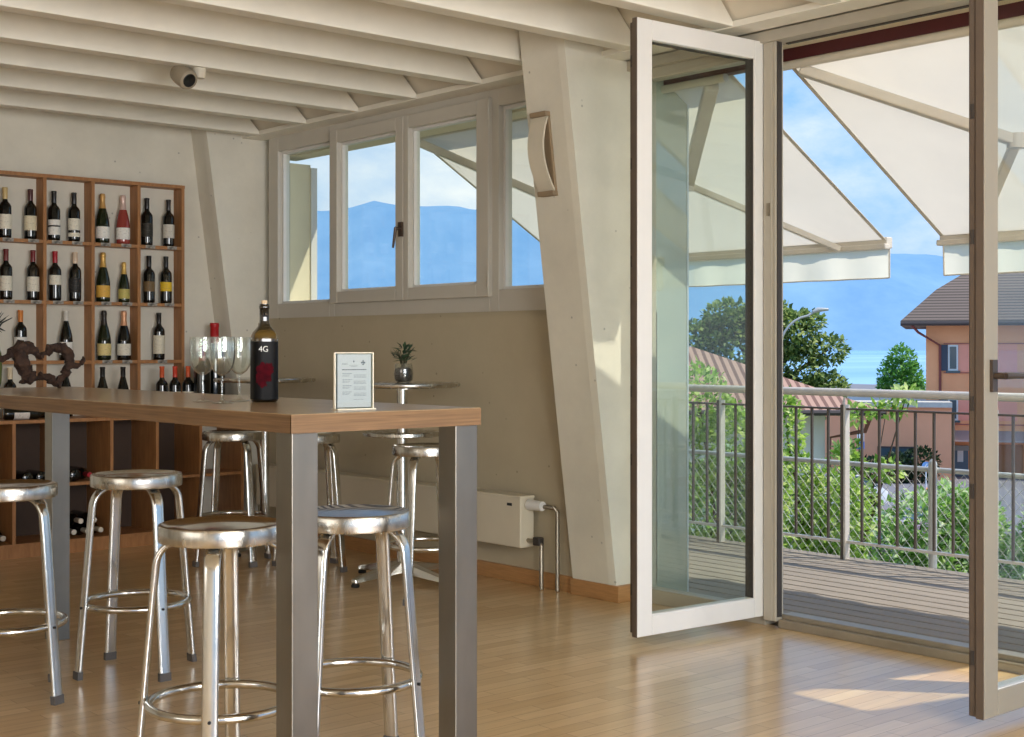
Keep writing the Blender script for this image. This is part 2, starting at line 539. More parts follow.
MB().box(5.165, 5.27, 2.43, 4.075, 0.0, 0.038).box(5.195, 5.27, 2.43, 4.075, 0.038, 0.062).box(5.27, 5.36, 2.43, 5.03, -0.02, 0.03).build('threshold', M['thresh'], dr, bevel=0.003)
MB().box(5.141, 5.146, 4.106, 4.124, 1.93, 1.99).build('strike_plate', M['pipe'], dr)
MB().tube([(5.14, 4.165, 0.10), (5.14, 4.165, 0.19)], 0.01, 10).tube([(5.14, 4.165, 2.60), (5.14, 4.165, 2.69)], 0.01, 10).build('hinge', M['frame'], dr, smooth=40)

def leaf(name, hinge, ang, w, paint, s2, handle):
    """glazed door leaf: local x runs from the hinge to the free edge, y is its thickness"""
    o = empty(name, (hinge[0], hinge[1], 0.045), ang, kind='structure')
    h, t, t2 = 2.71, 0.032, 0.062
    st = 0.088
    def bx(m, x0, x1, y0, y1, z0, z1):
        m.box(x0, x1, -y1, -y0, z0, z1)
    mb = MB()
    for (x0, x1, z0, z1) in ((0, st, 0, h), (w - st, w, 0, h), (st, w - st, 0, 0.088), (st, w - st, h - 0.088, h)):
        bx(mb, x0, x1, 0, t, z0, z1)
    mb.build('leaf_frame', paint, o, bevel=0.004)
    mb = MB()
    for (x0, x1, z0, z1) in ((s2, st - 0.004, s2, h - s2), (w - st + 0.004, w - s2, s2, h - s2), (st - 0.004, w - st + 0.004, s2, 0.084), (st - 0.004, w - st + 0.004, h - 0.084, h - s2)):
        bx(mb, x0, x1, t, t2, z0, z1)
    mb.build('leaf_rebate', M['frameb'], o, bevel=0.003)
    mb = MB()
    bx(mb, w, w + 0.003, 0.003, t, 0, h)
    bx(mb, w - s2 - 0.001, w - s2 + 0.002, t + 0.006, t2 - 0.006, 0.03, h - 0.03)
    mb.build('edge_strip', M['frameb'], o)
    mb = MB()
    bx(mb, st - 0.003, st + 0.002, 0.010, t2 - 0.004, 0.086, h - 0.086)
    bx(mb, st, w - st, t2 - 0.012, t2 - 0.004, h - 0.092, h - 0.086)
    mb.build('gasket', M['gasket'], o)
    mb = MB()
    bx(mb, w - st - 0.002, w - st + 0.002, 0.008, t2 - 0.004, 0.086, h - 0.086)
    bx(mb, st, w - st, 0.006, t2 - 0.006, 0.086, 0.091)
    mb.build('glazing_bead', M['framew'], o)
    mb = MB()
    bx(mb, st - 0.01, w - st + 0.01, 0.018, 0.024, 0.08, h - 0.08)
    mb.build('pane', M['glass'], o)
    for z in (0.18, 0.75, 1.05, 1.62, 2.05, 2.5):
        mb = MB()
        bx(mb, w - s2 + 0.001, w - s2 + 0.007, t + 0.008, t + 0.020, z, z + 0.05)
        mb.build('locking_bolt', M['gasket'], o)
    if handle:
        m6 = MB()
        bx(m6, w - 0.064, w - 0.032, -0.012, 0, 1.115, 1.225)
        m6.tube([(w - 0.048, 0, 1.17), (w - 0.048, 0.05, 1.17)], 0.011, 10)
        m6.tube([(w - 0.046, 0.05, 1.17), (w - 0.10, 0.055, 1.17), (w - 0.18, 0.05, 1.168)], [0.012, 0.0105, 0.010], 10)
        m6.build('handle', M['handle'], o, smooth=40)
    return o
leaf('door_2', (5.182, 4.150), R(180 - 3.4), 0.832, M['framew'], 0.012, False)
leaf('door_3', (5.085, 2.495), R(180 - 0.2), 0.806, M['frame_shaded'], 0.003, True)

# ================================================================== FURNITURE
# long bar table
tb = empty('bar_table', (2.284, 4.645, 0), label='long oak bar table on square steel legs in front of the wine shelves', cat='table')
hw_, tl = 0.3265, 1.48
MB().box(-hw_, hw_, -tl, tl, 1.082, 1.133).build('tabletop', M['tabletop'], tb, bevel=0.002)
MB().box(-hw_ - 0.001, hw_ + 0.001, -tl - 0.001, -tl + 0.004, 1.0815, 1.1305).box(-hw_ - 0.001, -hw_ + 0.003, -tl, tl, 1.0815, 1.1305).build('edge_band', M['tableedge'], tb)
for (x, y) in ((-0.278, -1.43), (0.280, -1.43), (-0.268, 1.395), (0.228, 1.395)):
    MB().box(x - 0.041, x + 0.041, y - 0.041, y + 0.041, 0, 1.082).build('leg', M['steel'], tb, bevel=0.002)

# bar stools -------------------------------------------------------
def make_stool():
    r = empty('bar_stool')
    prof = [(0.0, 0.788), (0.10, 0.789), (0.155, 0.793), (0.166, 0.799), (0.172, 0.801)]
    MB().lathe(prof, 48).build('seat', M['alu_seat'], r, smooth=50)
    rim = [(0.172, 0.801), (0.179, 0.799), (0.182, 0.793), (0.182, 0.758), (0.180, 0.751), (0.175, 0.749), (0.168, 0.752), (0.02, 0.770), (0.0, 0.770)]
    MB().lathe(rim, 48).build('seat_rim', M['alu_rim'], r, smooth=40)
    for k in range(4):
        a = k * PI / 2
        u = Vector((math.cos(a), math.sin(a), 0))
        prof = [(0.03, 0.752), (0.11, 0.752)]
        for j in range(1, 8):
            t = j / 7 * R(85)
            prof.append((0.11 + 0.078 * math.sin(t), 0.752 - 0.078 * (1 - math.cos(t))))
        prof += [(0.196, 0.60), (0.224, 0.28), (0.2465, 0.028)]
        pts = [u * p + Vector((0, 0, z)) for p, z in prof]
        nrm = Vector((0, 0, 1))
        # flattened tube: thin in the bending plane, wide across
        lm = MB()
        rings = []
        n = 14
        side = Vector((-u.y, u.x, 0))
        vs, fs = [], []
        for i, p in enumerate(pts):
            t = (pts[min(i + 1, len(pts) - 1)] - pts[max(i - 1, 0)]).normalized()
            out = side.cross(t).normalized()
            for q in range(n):
                b = 2 * PI * q / n
                cx, cy = math.cos(b), math.sin(b)
                ex = math.copysign(abs(cx) ** 0.6, cx); ey = math.copysign(abs(cy) ** 0.6, cy)
                vs.append(p + side * (0.0235 * ex) + out * (0.0095 * ey))
        for i in range(len(pts) - 1):
            for q in range(n):
                l = (q + 1) % n
                fs.append((i * n + q, i * n + l, (i + 1) * n + l, (i + 1) * n + q))
        fs.append(tuple(range(n))); fs.append(tuple((len(pts) - 1) * n + q for q in range(n)))
        lm.add(vs, fs)
        leg = lm.build('leg', M['alu'], r, smooth=55)
        f0 = u * 0.2465
        fm_ = MB()
        e1, e2 = side * 0.0240, u * 0.0105
        secs = []
        for z, off in ((0.0, 0.002), (0.032, 0.0)):
            secs.append([(f0 + u * off + e1 * a_ + e2 * b_ + Vector((0, 0, z))) for a_, b_ in ((-1, -1), (1, -1), (1, 1), (-1, 1))])
        fm_.loft(secs).build('rubber_foot', M['foot'], leg)
        b0 = u * 0.236 + Vector((0, 0, 0.28))
        MB().tube([b0 - u * 0.03, b0 + u * 0.002], 0.005, 8).build('bolt', M['rubber'], leg)
    MB().tube([(0.207 * math.cos(2 * PI * i / 40), 0.207 * math.sin(2 * PI * i / 40), 0.28) for i in range(40)], 0.014, 10, closed=True).build('foot_ring', M['alu'], r, smooth=60)
    return r
M['foot'] = pmat('grey_plastic_foot', (96, 92, 90), 0.6)
proto = make_stool()
G = 'aluminium stools around the bar table'
stools = [
    (1.953, 5.164, 24, 'round aluminium bar stool cut by the left edge of the photo', False),
    (2.515, 5.25, 0, 'aluminium bar stool standing fully in view before the bottle compartments', False),
    (1.99, 3.60, 53, 'large foreground aluminium stool left of the front table leg', False),
    (2.45, 3.60, 25, 'aluminium stool with ribbed bluish seat between the two near table legs', True),
    (4.22, 7.50, 0, 'far stool seen under the table in front of the low cabinet end', False),
    (4.44, 6.98, 21, 'far stool mostly hidden behind the near left table leg', False),
    (4.40, 5.78, 30, 'far stool beside the pedestal table with the potted plant', False),
]
for i, (x, y, a, lab, rib) in enumerate(stools):
    o = proto if i == 0 else copy_tree(proto)
    o.location = (x, y, 0); o.rotation_euler = (0, 0, R(a))
    tag(o, lab, 'stool', G)
    if rib:
        for c in bpy.data.objects:
            if c.parent == o and c.name.split('.')[0] == 'seat':
                c.data = c.data.copy(); c.data.materials[0] = M['alu_rib']

# round pedestal tables ---------------------------------------------
def make_pedestal():
    r = empty('pedestal_table')
    MB().lathe([(0, 1.088), (0.315, 1.088), (0.325, 1.092), (0.329, 1.10), (0.329, 1.108), (0.323, 1.113), (0, 1.113)], 56).build('tabletop', M['alu_rim'], r, smooth=40)
    MB().lathe([(0.045, 0.07), (0.032, 0.09), (0.03, 0.10), (0.03, 1.075), (0.12, 1.08), (0.12, 1.088), (0, 1.088)], 24).build('pole', M['alu'], r, smooth=40)
    MB().lathe([(0.03, 0.812), (0.21, 0.812), (0.222, 0.818), (0.222, 0.834), (0.215, 0.838), (0.03, 0.838)], 48).build('lower_shelf', M['alu_rim'], r, smooth=40)
    for k in range(4):
        a = R(10) + k * PI / 2
        u = Vector((math.cos(a), math.sin(a), 0)); s = Vector((-u.y, u.x, 0))
        secs = []
        for d, w, z0, z1 in ((0.02, 0.045, 0.045, 0.11), (0.15, 0.036, 0.035, 0.085), (0.30, 0.028, 0.025, 0.058), (0.36, 0.022, 0.022, 0.045)):
            secs.append([u * d + s * w + Vector((0, 0, z0)), u * d - s * w + Vector((0, 0, z0)), u * d - s * w * 0.7 + Vector((0, 0, z1)), u * d + s * w * 0.7 + Vector((0, 0, z1))])
        f = MB().loft(secs).build('foot', M['alu'], r, bevel=0.004)
        p = u * 0.345
        MB().lathe([(0, 0), (0.022, 0), (0.024, 0.012), (0.014, 0.026), (0, 0.026)], 14, c=(p.x, p.y, 0)).build('rubber_glide', M['rubber'], f, smooth=40)
    return r
pt = make_pedestal()
pt.location = (4.63, 6.31, 0); pt.rotation_euler = (0, 0, R(176))
tag(pt, 'tall round pedestal table carrying the potted plant by the parapet', 'table', 'round aluminium pedestal tables')
p2 = copy_tree(pt)
p2.location = (4.66, 7.86, 0); p2.rotation_euler = (0, 0, R(20))
tag(p2, 'empty tall round pedestal table farther back behind the wine glasses', 'table', 'round aluminium pedestal tables')

# radiator ------------------------------------------------------------
ra = empty('radiator', (4.995, 7.05, 0.22), label='long low cream panel radiator under the window parapet', cat='radiator')
MB().box(-0.055, 0.045, -1.40, 1.40, 0, 0.275).build('panel', M['radiator'], ra, bevel=0.006)
MB().box(-0.058, 0.048, -1.403, 1.403, 0.268, 0.283).build('top_cover', M['radiator'], ra, bevel=0.004)
MB().box(-0.057, -0.05, -1.33, -1.29, 0.225, 0.24).build('vent_slot', M['black'], ra)
vm = MB().tube([(0.0, -1.41, 0.235), (0.0, -1.52, 0.235)], [0.03, 0.026], 16)
vm.build('thermostat', M['framew'], ra, smooth=40)
pm = MB()
pm.tube([(0.012, -1.45, 0.23), (0.012, -1.60, 0.232), (0.03, -1.605, 0.21), (0.03, -1.605, -0.215)], 0.012, 10)
pm.tube([(0.0, -1.40, 0.04), (0.0, -1.50, 0.04), (0.0, -1.51, 0.02), (0.0, -1.51, -0.215)], 0.012, 10)
pm.build('pipe', M['pipe'], ra, smooth=50)
MB().box(-0.02, 0.02, -1.51, -1.46, 0.02, 0.065).build('valve', M['gasket'], ra, bevel=0.005)
MB().box(0.03, 0.085, 1.0, 1.04, 0.03, 0.24).box(0.03, 0.085, -1.04, -1.0, 0.03, 0.24).build('bracket', M['radiator'], ra)

# sconce on the pier ----------------------------------------------------
sc = empty('wall_sconce', (4.748, 5.235, 2.30), label='curved plaster wall light on the near tapering pier', cat='lamp')
SL = 0.1335
secs = []
for i in range(17):
    t = i / 16
    z = 0.19 - 0.38 * t
    bulge = 0.014 + 0.055 * math.sin(PI * t) ** 0.9
    xin = -SL * z
    secs.append([(xin - bulge, -0.058, z), (xin - bulge, 0.058, z), (xin - bulge + 0.010, 0.058, z), (xin - bulge + 0.010, -0.058, z)])
MB().loft(secs).build('shade', M['plaster'], sc, smooth=45)
MB().loft([[(-SL * z - 0.012, -0.058, z), (-SL * z - 0.012, 0.058, z), (-SL * z + 0.012, 0.058, z), (-SL * z + 0.012, -0.058, z)] for z in (-0.19, 0.19)]).build('back_plate', M['plaster_dark'], sc)
for z0, z1 in ((0.187, 0.212), (-0.212, -0.187)):
    MB().loft([[(-SL * z - 0.03, -0.06, z), (-SL * z - 0.03, 0.06, z), (-SL * z + 0.012, 0.06, z), (-SL * z + 0.012, -0.06, z)] for z in (z0, z1)]).build('end_cap', M['plaster_dark'], sc, bevel=0.003)

# security camera under a beam -------------------------------------------
cm = empty('security_camera', (3.55, 6.66, 2.80), label='small beige security camera fixed under a white ceiling beam', cat='camera')
MB().lathe([(0, -0.055), (0.028, -0.052), (0.034, -0.03), (0.036, 0.0), (0, 0.0)], 20).build('mount', M['plaster'], cm, smooth=40)
MB().tube([(0.0, 0.0, -0.04), (-0.05, 0.0, -0.05)], 0.012, 10).build('arm', M['plaster'], cm, smooth=40)
bd = Vector((0.10, -0.75, -0.42)).normalized()
q = Vector((0, 0, 1)).rotation_difference(bd).to_matrix().to_4x4()
def rot_build(mb, name, mat, mtx, loc, par):
    mb.v = [tuple(mtx @ Vector(v) + Vector(loc)) for v in mb.v]
    return mb.build(name, mat, par, smooth=45)
M['camshell'] = pmat('camera_shell', (156, 144, 124), 0.5)
bl = (-0.095, 0.0, -0.052)
body = rot_build(MB().lathe([(0, -0.085), (0.03, -0.078), (0.05, -0.05), (0.056, -0.01), (0.056, 0.045), (0.05, 0.06), (0.036, 0.064)], 28), 'housing', M['camshell'], q, bl, cm)
rot_build(MB().lathe([(0.038, 0.063), (0.034, 0.066), (0.014, 0.062), (0, 0.06)], 24), 'lens', M['black'], q, bl, cm)

# ------------------------------------------------------------------ wine shelving
UF, UB = 8.75, BW          # upper case front / back
ux = [4.538 - 0.327 * k for k in range(7)]
ws = empty('wine_shelf', (0, UF, 0), label='open wooden wine shelf full of upright bottles on the back wall', cat='shelf')
for i, x in enumerate(ux):
    MB().box(x - 0.011, x + 0.011, 0, UB - UF - 0.002, 0.86, 2.415).build('upright', M['shelf'], ws)
for z in (1.228, 1.618, 2.012):
    for i in range(6):
        MB().box(ux[i + 1] + 0.0112, ux[i] - 0.0112, 0.004, UB - UF - 0.002, z - 0.022, z).build('shelf_board', M['shelf'], ws)
MB().box(ux[-1] - 0.012, ux[0] + 0.012, -0.004, UB - UF - 0.002, 2.4155, 2.438).build('top_board', M['shelf'], ws)
LF = 8.50
lx = [4.862 - 0.3205 * k for k in range(8)]
lc = empty('wine_cabinet', (0, LF, 0), label='low deep open wooden cabinet holding lying bottles below the wine shelf', cat='cabinet')
xl = lx[-1]
for x in lx:
    MB().box(x - 0.0105, x + 0.0105, 0, 0.345 if x > 4.6 else BW - LF - 0.002, 0.07, 0.838).build('upright', M['shelf'], lc)
for i in range(7):
    bk = 0.32 if i == 0 else BW - LF - 0.004
    MB().box(lx[i + 1] + 0.0107, lx[i] - 0.0107, 0.004, bk, 0.432, 0.452).build('shelf_board', M['shelf'], lc)
    MB().box(lx[i + 1] + 0.0107, lx[i] - 0.0107, 0.002, bk, 0.07, 0.09).build('bottom_board', M['shelf'], lc)
dk = pmat('dark_cabinet_back', (70, 52, 40), 0.7, var=0.1)
MB().box(xl, 4.60, BW - LF - 0.004, BW - LF - 0.001, 0.07, 0.838).build('back_panel', dk, lc)
MB().box(xl - 0.012, 4.60, -0.006, BW - LF - 0.002, 0.8385, 0.860).box(4.60, 4.874, -0.006, 0.045, 0.8385, 0.860).build('top_board', M['shelf'], lc)
MB().box(xl, 4.86, 0.012, 0.03, 0.0, 0.07).build('plinth', M['shelf'], lc)

# bottles ------------------------------------------------------------
gl_dark = pmat('dark_bottle_glass', (12, 13, 11), 0.07, coat=0.5)
gl_green = pmat('green_bottle_glass', (24, 34, 16), 0.08, coat=0.5)
gl_rose = pmat('rose_bottle_glass', (150, 62, 56), 0.1, coat=0.5)
gl_olive = pmat('olive_bottle_glass', (30, 26, 12), 0.08, coat=0.5)
def cap(c, metal=0.0):
    return pmat('capsule_%d_%d_%d' % c, c, 0.32, metal)
def lab(c, line=(120, 110, 100)):
    """paper label with faint rows of print"""
    m, nt, out = newmat('label_%d_%d_%d' % c)
    b = nd(nt, 'ShaderNodeBsdfPrincipled', Roughness=0.6)
    tc = nd(nt, 'ShaderNodeTexCoord')
    mp = nd(nt, 'ShaderNodeMapping'); mp.inputs['Scale'].default_value = (90, 90, 110)
    nz = nd(nt, 'ShaderNodeTexNoise', Scale=1.0, Detail=2.0)
    nt.links.new(tc.outputs['Object'], mp.inputs[0]); nt.links.new(mp.outputs[0], nz.inputs['Vector'])
    rp = nd(nt, 'ShaderNodeValToRGB')
    rp.color_ramp.elements[0].position = 0.30; rp.color_ramp.elements[1].position = 0.46
    a, z = lin(line), lin(c)
    rp.color_ramp.elements[0].color = tuple(0.35 * p + 0.65 * q_ for p, q_ in zip(a, z)); rp.color_ramp.elements[1].color = z
    nt.links.new(nz.outputs['Fac'], rp.inputs[0]); nt.links.new(rp.outputs[0], b.inputs['Base Color'])
    nt.links.new(b.outputs[0], out.inputs[0])
    return m
K = {}
def kc(c, metal=0.0):
    if c not in K: K[c] = cap(c, metal)
    return K[c]
KL = {}
def kl(c):
    if c not in KL: KL[c] = lab(c)
    return KL[c]
PROF = {
 'bordeaux': ([(0, 0), (0.030, 0.0), (0.0365, 0.006), (0.0375, 0.02), (0.0375, 0.185), (0.036, 0.198), (0.029, 0.212), (0.019, 0.222), (0.0145, 0.234), (0.0138, 0.25)], 0.0152, 0.25, 0.31, (0.055, 0.145), 0.0379),
 'burgundy': ([(0, 0), (0.034, 0.0), (0.0405, 0.006), (0.0415, 0.02), (0.0415, 0.125), (0.039, 0.15), (0.032, 0.185), (0.022, 0.22), (0.016, 0.243), (0.0145, 0.255)], 0.0155, 0.255, 0.31, (0.035, 0.115), 0.0419),
 'champagne': ([(0, 0), (0.036, 0.0), (0.043, 0.006), (0.044, 0.02), (0.044, 0.12), (0.041, 0.148), (0.033, 0.185), (0.023, 0.222)], 0.0235, 0.215, 0.318, (0.03, 0.105), 0.0444),
}
CHCAP = [(0.0240, 0.215), (0.0195, 0.238), (0.0165, 0.262), (0.0165, 0.285), (0.0185, 0.29), (0.0185, 0.30), (0.0155, 0.315), (0.009, 0.318), (0, 0.318)]
def bottle(kind, glass, capc, labc, loc, label, group, scale=1.0, lab2=None, lz=None, lie=None, metal=0.0, name='wine_bottle', neckband=None):
    prof, rc, z0, h, (la, lb), lr = PROF[kind]
    r = empty(name, loc, label=label, cat='bottle', group=group)
    scale *= 1.05
    r.scale = (scale,) * 3
    MB().lathe(prof, 28).build('glass_body', glass, r, smooth=50)
    cp = CHCAP if kind == 'champagne' else [(rc * 0.99, z0 - 0.012), (rc, z0 - 0.01), (rc, h - 0.014), (rc + 0.0012, h - 0.012), (rc + 0.0012, h - 0.002), (rc, h), (0, h)]
    MB().lathe(cp, 20).build('capsule', kc(capc, metal), r, smooth=45)
    if labc:
        if lz: la, lb = lz
        a = R(-90) - R(18)
        MB().lathe([(lr, la), (lr, lb)], 22, a0=a - R(82), a1=a + R(82)).build('paper_label', kl(labc), r, smooth=50)
        if lab2:
            MB().lathe([(lr, lab2[0]), (lr, lab2[1])], 22, a0=a - R(82), a1=a + R(82)).build('paper_label', kl(lab2[2] if len(lab2) > 2 else labc), r, smooth=50)
    if neckband:
        MB().lathe([(0.0252, 0.208), (0.0245, 0.216)], 20).build('neck_band', kl(neckband), r, smooth=50)
    if lie is not None:
        r.rotation_euler = lie
    return r
cream, white = (232, 226, 208), (236, 233, 226)
YB = UF + 0.055
g1, g2, g3, g4 = ('bottles on the top shelf row', 'bottles on the second shelf row', 'bottles on the third shelf row', 'bottles standing on the cabinet top')
z1, z2, z3, z4 = 2.0125, 1.6185, 1.2285, 0.8605
rows = [
 ('bordeaux', gl_dark, (206, 178, 120), cream, 3.318, z1, 'bottle with gold capsule and cream label, leftmost on the top shelf row', g1, {}),
 ('bordeaux', gl_dark, (74, 28, 30), (226, 214, 184), 3.483, z1, 'bottle with dark red capsule and cream label on the top shelf row', g1, {}),
 ('bordeaux', gl_dark, (20, 20, 22), white, 3.640, z1, 'black-capped bottle with two stacked white labels on the top shelf row', g1, {'lz': (0.035, 0.085), 'lab2': (0.095, 0.13)}),
 ('bordeaux', gl_dark, (24, 20, 24), cream, 3.776, z1, 'black-capped bottle with tall label and narrow lower strip on the top shelf row', g1, {'lz': (0.072, 0.145), 'lab2': (0.03, 0.055)}),
 ('champagne', gl_green, (206, 160, 96), white, 3.974, z1, 'dark sparkling bottle with gold foil and white label beside the pink bottle', g1, {'metal': 0.4, 'neckband': (225, 215, 190)}),
 ('champagne', gl_rose, (214, 186, 176), white, 4.120, z1, 'pink rosé sparkling bottle with pale foil on the top shelf row', g1, {'metal': 0.3}),
 ('bordeaux', gl_dark, (16, 16, 16), (40, 36, 26), 4.295, z1, 'all-black bottle with dark gold-printed label on the top shelf row', g1, {}),
 ('bordeaux', gl_dark, (26, 18, 20), (206, 200, 188), 4.456, z1, 'black-capped bottle with grey label, rightmost on the top shelf row', g1, {}),
 ('bordeaux', gl_dark, (104, 34, 36), cream, 3.324, z2, 'maroon-capped bottle with cream label, leftmost on the second shelf row', g2, {}),
 ('bordeaux', gl_dark, (112, 30, 36), (226, 220, 204), 3.500, z2, 'maroon-capped bottle with large pale label, second from left on the second row', g2, {}),
 ('bordeaux', gl_dark, (168, 28, 40), cream, 3.647, z2, 'bright red-capped bottle with cream label on the second shelf row', g2, {'lz': (0.1, 0.16)}),
 ('bordeaux', gl_dark, (220, 196, 170), (30, 28, 26), 3.783, z2, 'pale-capped bottle with dark label on the second shelf row', g2, {}),
 ('champagne', gl_green, (212, 168, 90), (226, 176, 74), 3.978, z2, 'tall gold-foiled sparkling bottle with orange label on the second row', g2, {'metal': 0.4}),
 ('champagne', gl_green, (214, 176, 96), (196, 182, 100), 4.127, z2, 'small gold-foiled half bottle with olive label on the second row', g2, {'scale': 0.82, 'metal': 0.4}),
 ('bordeaux', gl_dark, (18, 18, 18), (116, 92, 58), 4.310, z2, 'black-capped bottle with bronze label on the second shelf row', g2, {'lz': (0.075, 0.14)}),
 ('bordeaux', gl_dark, (18, 18, 18), (232, 192, 40), 4.437, z2, 'black-capped bottle with bright yellow label on the second shelf row', g2, {'lz': (0.08, 0.14)}),
 ('bordeaux', gl_dark, (206, 128, 62), (226, 224, 218), 3.418, z3, 'orange-capped bottle with white label above the twisted vine root', g3, {}),
 ('burgundy', gl_dark, (216, 210, 200), white, 3.721, z3, 'sloping-shouldered bottle with white capsule behind the vine root', g3, {}),
 ('champagne', gl_green, (48, 40, 34), (226, 206, 140), 3.985, z3, 'sparkling bottle with dark foil and yellow-cream label on the third row', g3, {'neckband': (220, 214, 200)}),
 ('champagne', gl_dark, (216, 160, 122), (228, 222, 206), 4.127, z3, 'sparkling bottle with copper foil and white label on the third row', g3, {'metal': 0.35}),
 ('bordeaux', gl_dark, (30, 28, 26), (226, 218, 196), 4.384, z3, 'dark-capped bottle with tall cream label alone in the third-row right bay', g3, {'lz': (0.04, 0.16)}),
 ('bordeaux', gl_dark, (222, 206, 176), cream, 3.335, z4, 'white-capped bottle peeking over the table left of the vine root', g4, {}),
 ('burgundy', gl_dark, (40, 26, 24), None, 3.704, z4, 'dark bottle on the cabinet hidden behind the vine root', g4, {}),
 ('burgundy', gl_dark, (18, 18, 18), None, 3.891, z4, 'left of the two black-capped bottles peeking above the table edge', g4, {}),
 ('burgundy', gl_dark, (20, 16, 16), None, 4.034, z4, 'right of the two black-capped bottles peeking above the table edge', g4, {}),
 ('bordeaux', gl_dark, (200, 84, 40), cream, 4.314, z4, 'leftmost of three orange-capped bottles by the shelf foot', g4, {}),
 ('bordeaux', gl_dark, (204, 66, 44), cream, 4.410, z4, 'middle of three orange-capped bottles by the shelf foot', g4, {}),
 ('bordeaux', gl_dark, (206, 88, 48), cream, 4.508, z4, 'rightmost of three orange-capped bottles by the shelf foot', g4, {}),
]
tagm = pmat('price_tag_card', (214, 208, 196), 0.5, col2=(60, 54, 50), scale=26, detail=1)
for kind, gl, cc, lc_, x, z, lb_, gr, kw in rows:
    y = YB if z > 1.0 else (LF + 0.265 if x < 3.75 else LF + 0.12)
    bottle(kind, gl, cc, lc_, (x, y, z), lb_, gr, **kw)
    if z > 1.0:
        t = MB().box(-0.035, 0.035, -0.0035, 0.0, -0.021, 0.001).build('price_tag', tagm, loc=(x, UF + 0.004, z - 0.001))
        tag(t, 'price tag under the ' + lb_.split(' on the ')[0].split(', ')[0].split(' in the third')[0].split(' above')[0].split(' behind')[0].split(' beside')[0], 'tag', 'price tags on the shelf edges')
for (sc_, x, y, capc, lb_) in ((1.45, 4.575, LF + 0.045, (150, 30, 36), 'large red-capped bottle seen through the left wine glass'), (1.92, 4.754, LF + 0.2, (178, 26, 34), 'oversized bottle with bright red cap towering behind the wine glasses')):
    bottle('bordeaux', gl_dark, capc, (70, 18, 22), (x, y, z4), lb_, 'large red-capped bottles on the cabinet', scale=sc_, lz=(0.02, 0.05))
# lying bottles
gly = 'bottles lying in the low cabinet'
for (x, y, z, rz, capc, lc_, lb_) in (
    (3.215, 8.56, 0.9005, 84, (20, 20, 20), (220, 212, 206), 'bottle with red and white label lying on the cabinet top'),
    (3.36, 8.70, 0.9005, 86, (18, 18, 18), None, 'unlabelled black bottle lying on the cabinet top'),):
    b = bottle('bordeaux', gl_dark, capc, lc_, (x, y, z), lb_, gly)
    b.rotation_euler = (R(90), 0, R(rz))
for (x, z, lb_, face, capc) in (
    (3.36, 0.4925, 'dark bottle base in the compartment left of the table leg', 1, (30, 30, 30)),
    (3.45, 0.4925, 'second dark bottle beside the table leg in the upper compartment', 1, (30, 30, 30)),
    (3.67, 0.4925, 'dark bottle base right of the table leg in the upper compartment', 1, (30, 30, 30)),
    (3.76, 0.4925, 'red-capped bottle lying beside the second stool seat', -1, (176, 40, 52)),
    (3.655, 0.1305, 'white-capped lying bottle, lower left of the five', -1, (222, 216, 204)),
    (3.745, 0.1305, 'white-capped lying bottle, lower middle of the five', -1, (224, 218, 206)),
    (3.835, 0.1305, 'white-capped lying bottle, lower right of the five', -1, (220, 214, 200)),
    (3.70, 0.198, 'white-capped lying bottle, upper left of the five', -1, (226, 218, 204)),
    (3.79, 0.198, 'white-capped lying bottle, upper right of the five', -1, (224, 220, 210)),
    (3.20, 0.1305, 'pale-capped bottle lying in the leftmost lower compartment', -1, (200, 190, 176))):
    b = bottle('bordeaux', gl_dark, capc, None, (x, 8.53 + (0.003 if face > 0 else 0.315), z), lb_, gly)
    b.rotation_euler = (R(-90), 0, 0) if face > 0 else (R(90), 0, 0)

# ------------------------------------------------------------------ things on the bar table
TZ = 1.1332
KS = 0.777       # size of the tableware against its drawn profiles
# showpiece magnum
mg = empty('wine_bottle', (2.343, 3.955, TZ), R(-16), label='open dark wine bottle with black rose label standing beside the glasses', cat='bottle')
gl_amber, nt, out = newmat('amber_bottle_glass')
b = nd(nt, 'ShaderNodeBsdfPrincipled', Roughness=0.06)
b.inputs['Coat Weight'].default_value = 0.6
tc = nd(nt, 'ShaderNodeTexCoord'); sp = nd(nt, 'ShaderNodeSeparateXYZ'); rp = nd(nt, 'ShaderNodeValToRGB')
nt.links.new(tc.outputs['Object'], sp.inputs[0]); nt.links.new(sp.outputs[2], rp.inputs[0]); nt.links.new(rp.outputs[0], b.inputs['Base Color'])
els = rp.color_ramp.elements
els[0].position = 0.245; els[0].color = lin((16, 14, 12)); els[1].position = 0.285; els[1].color = lin((92, 70, 24))  # paler shoulder band: light coming through the glass put into the colour
e = els.new(0.31); e.color = lin((40, 32, 16))
e = els.new(0.36); e.color = lin((26, 22, 18))
nt.links.new(b.outputs[0], out.inputs[0])
MB().lathe([(0, 0), (0.046, 0), (0.053, 0.006), (0.0545, 0.02), (0.0545, 0.262), (0.053, 0.275), (0.046, 0.293), (0.034, 0.308), (0.024, 0.32), (0.0195, 0.334), (0.0185, 0.35), (0.0185, 0.392), (0.0205, 0.394), (0.0205, 0.405), (0.0185, 0.407), (0.0185, 0.413), (0.013, 0.413), (0.012, 0.40)], 40, sq=3.2).build('glass_body', gl_amber, mg, smooth=50)
mg.scale = (KS,) * 3
MB().lathe([(0.0125, 0.402), (0.0125, 0.428), (0, 0.428)], 16).build('cork', pmat('cork', (206, 182, 148), 0.8, var=0.15, scale=60), mg, smooth=40)
blk = pmat('black_label_paper', (12, 11, 12), 0.5, spec=0.15)
MB().lathe([(0.0550, 0.012), (0.0550, 0.255)], 48, sq=3.2).build('paper_label', blk, mg, smooth=50)
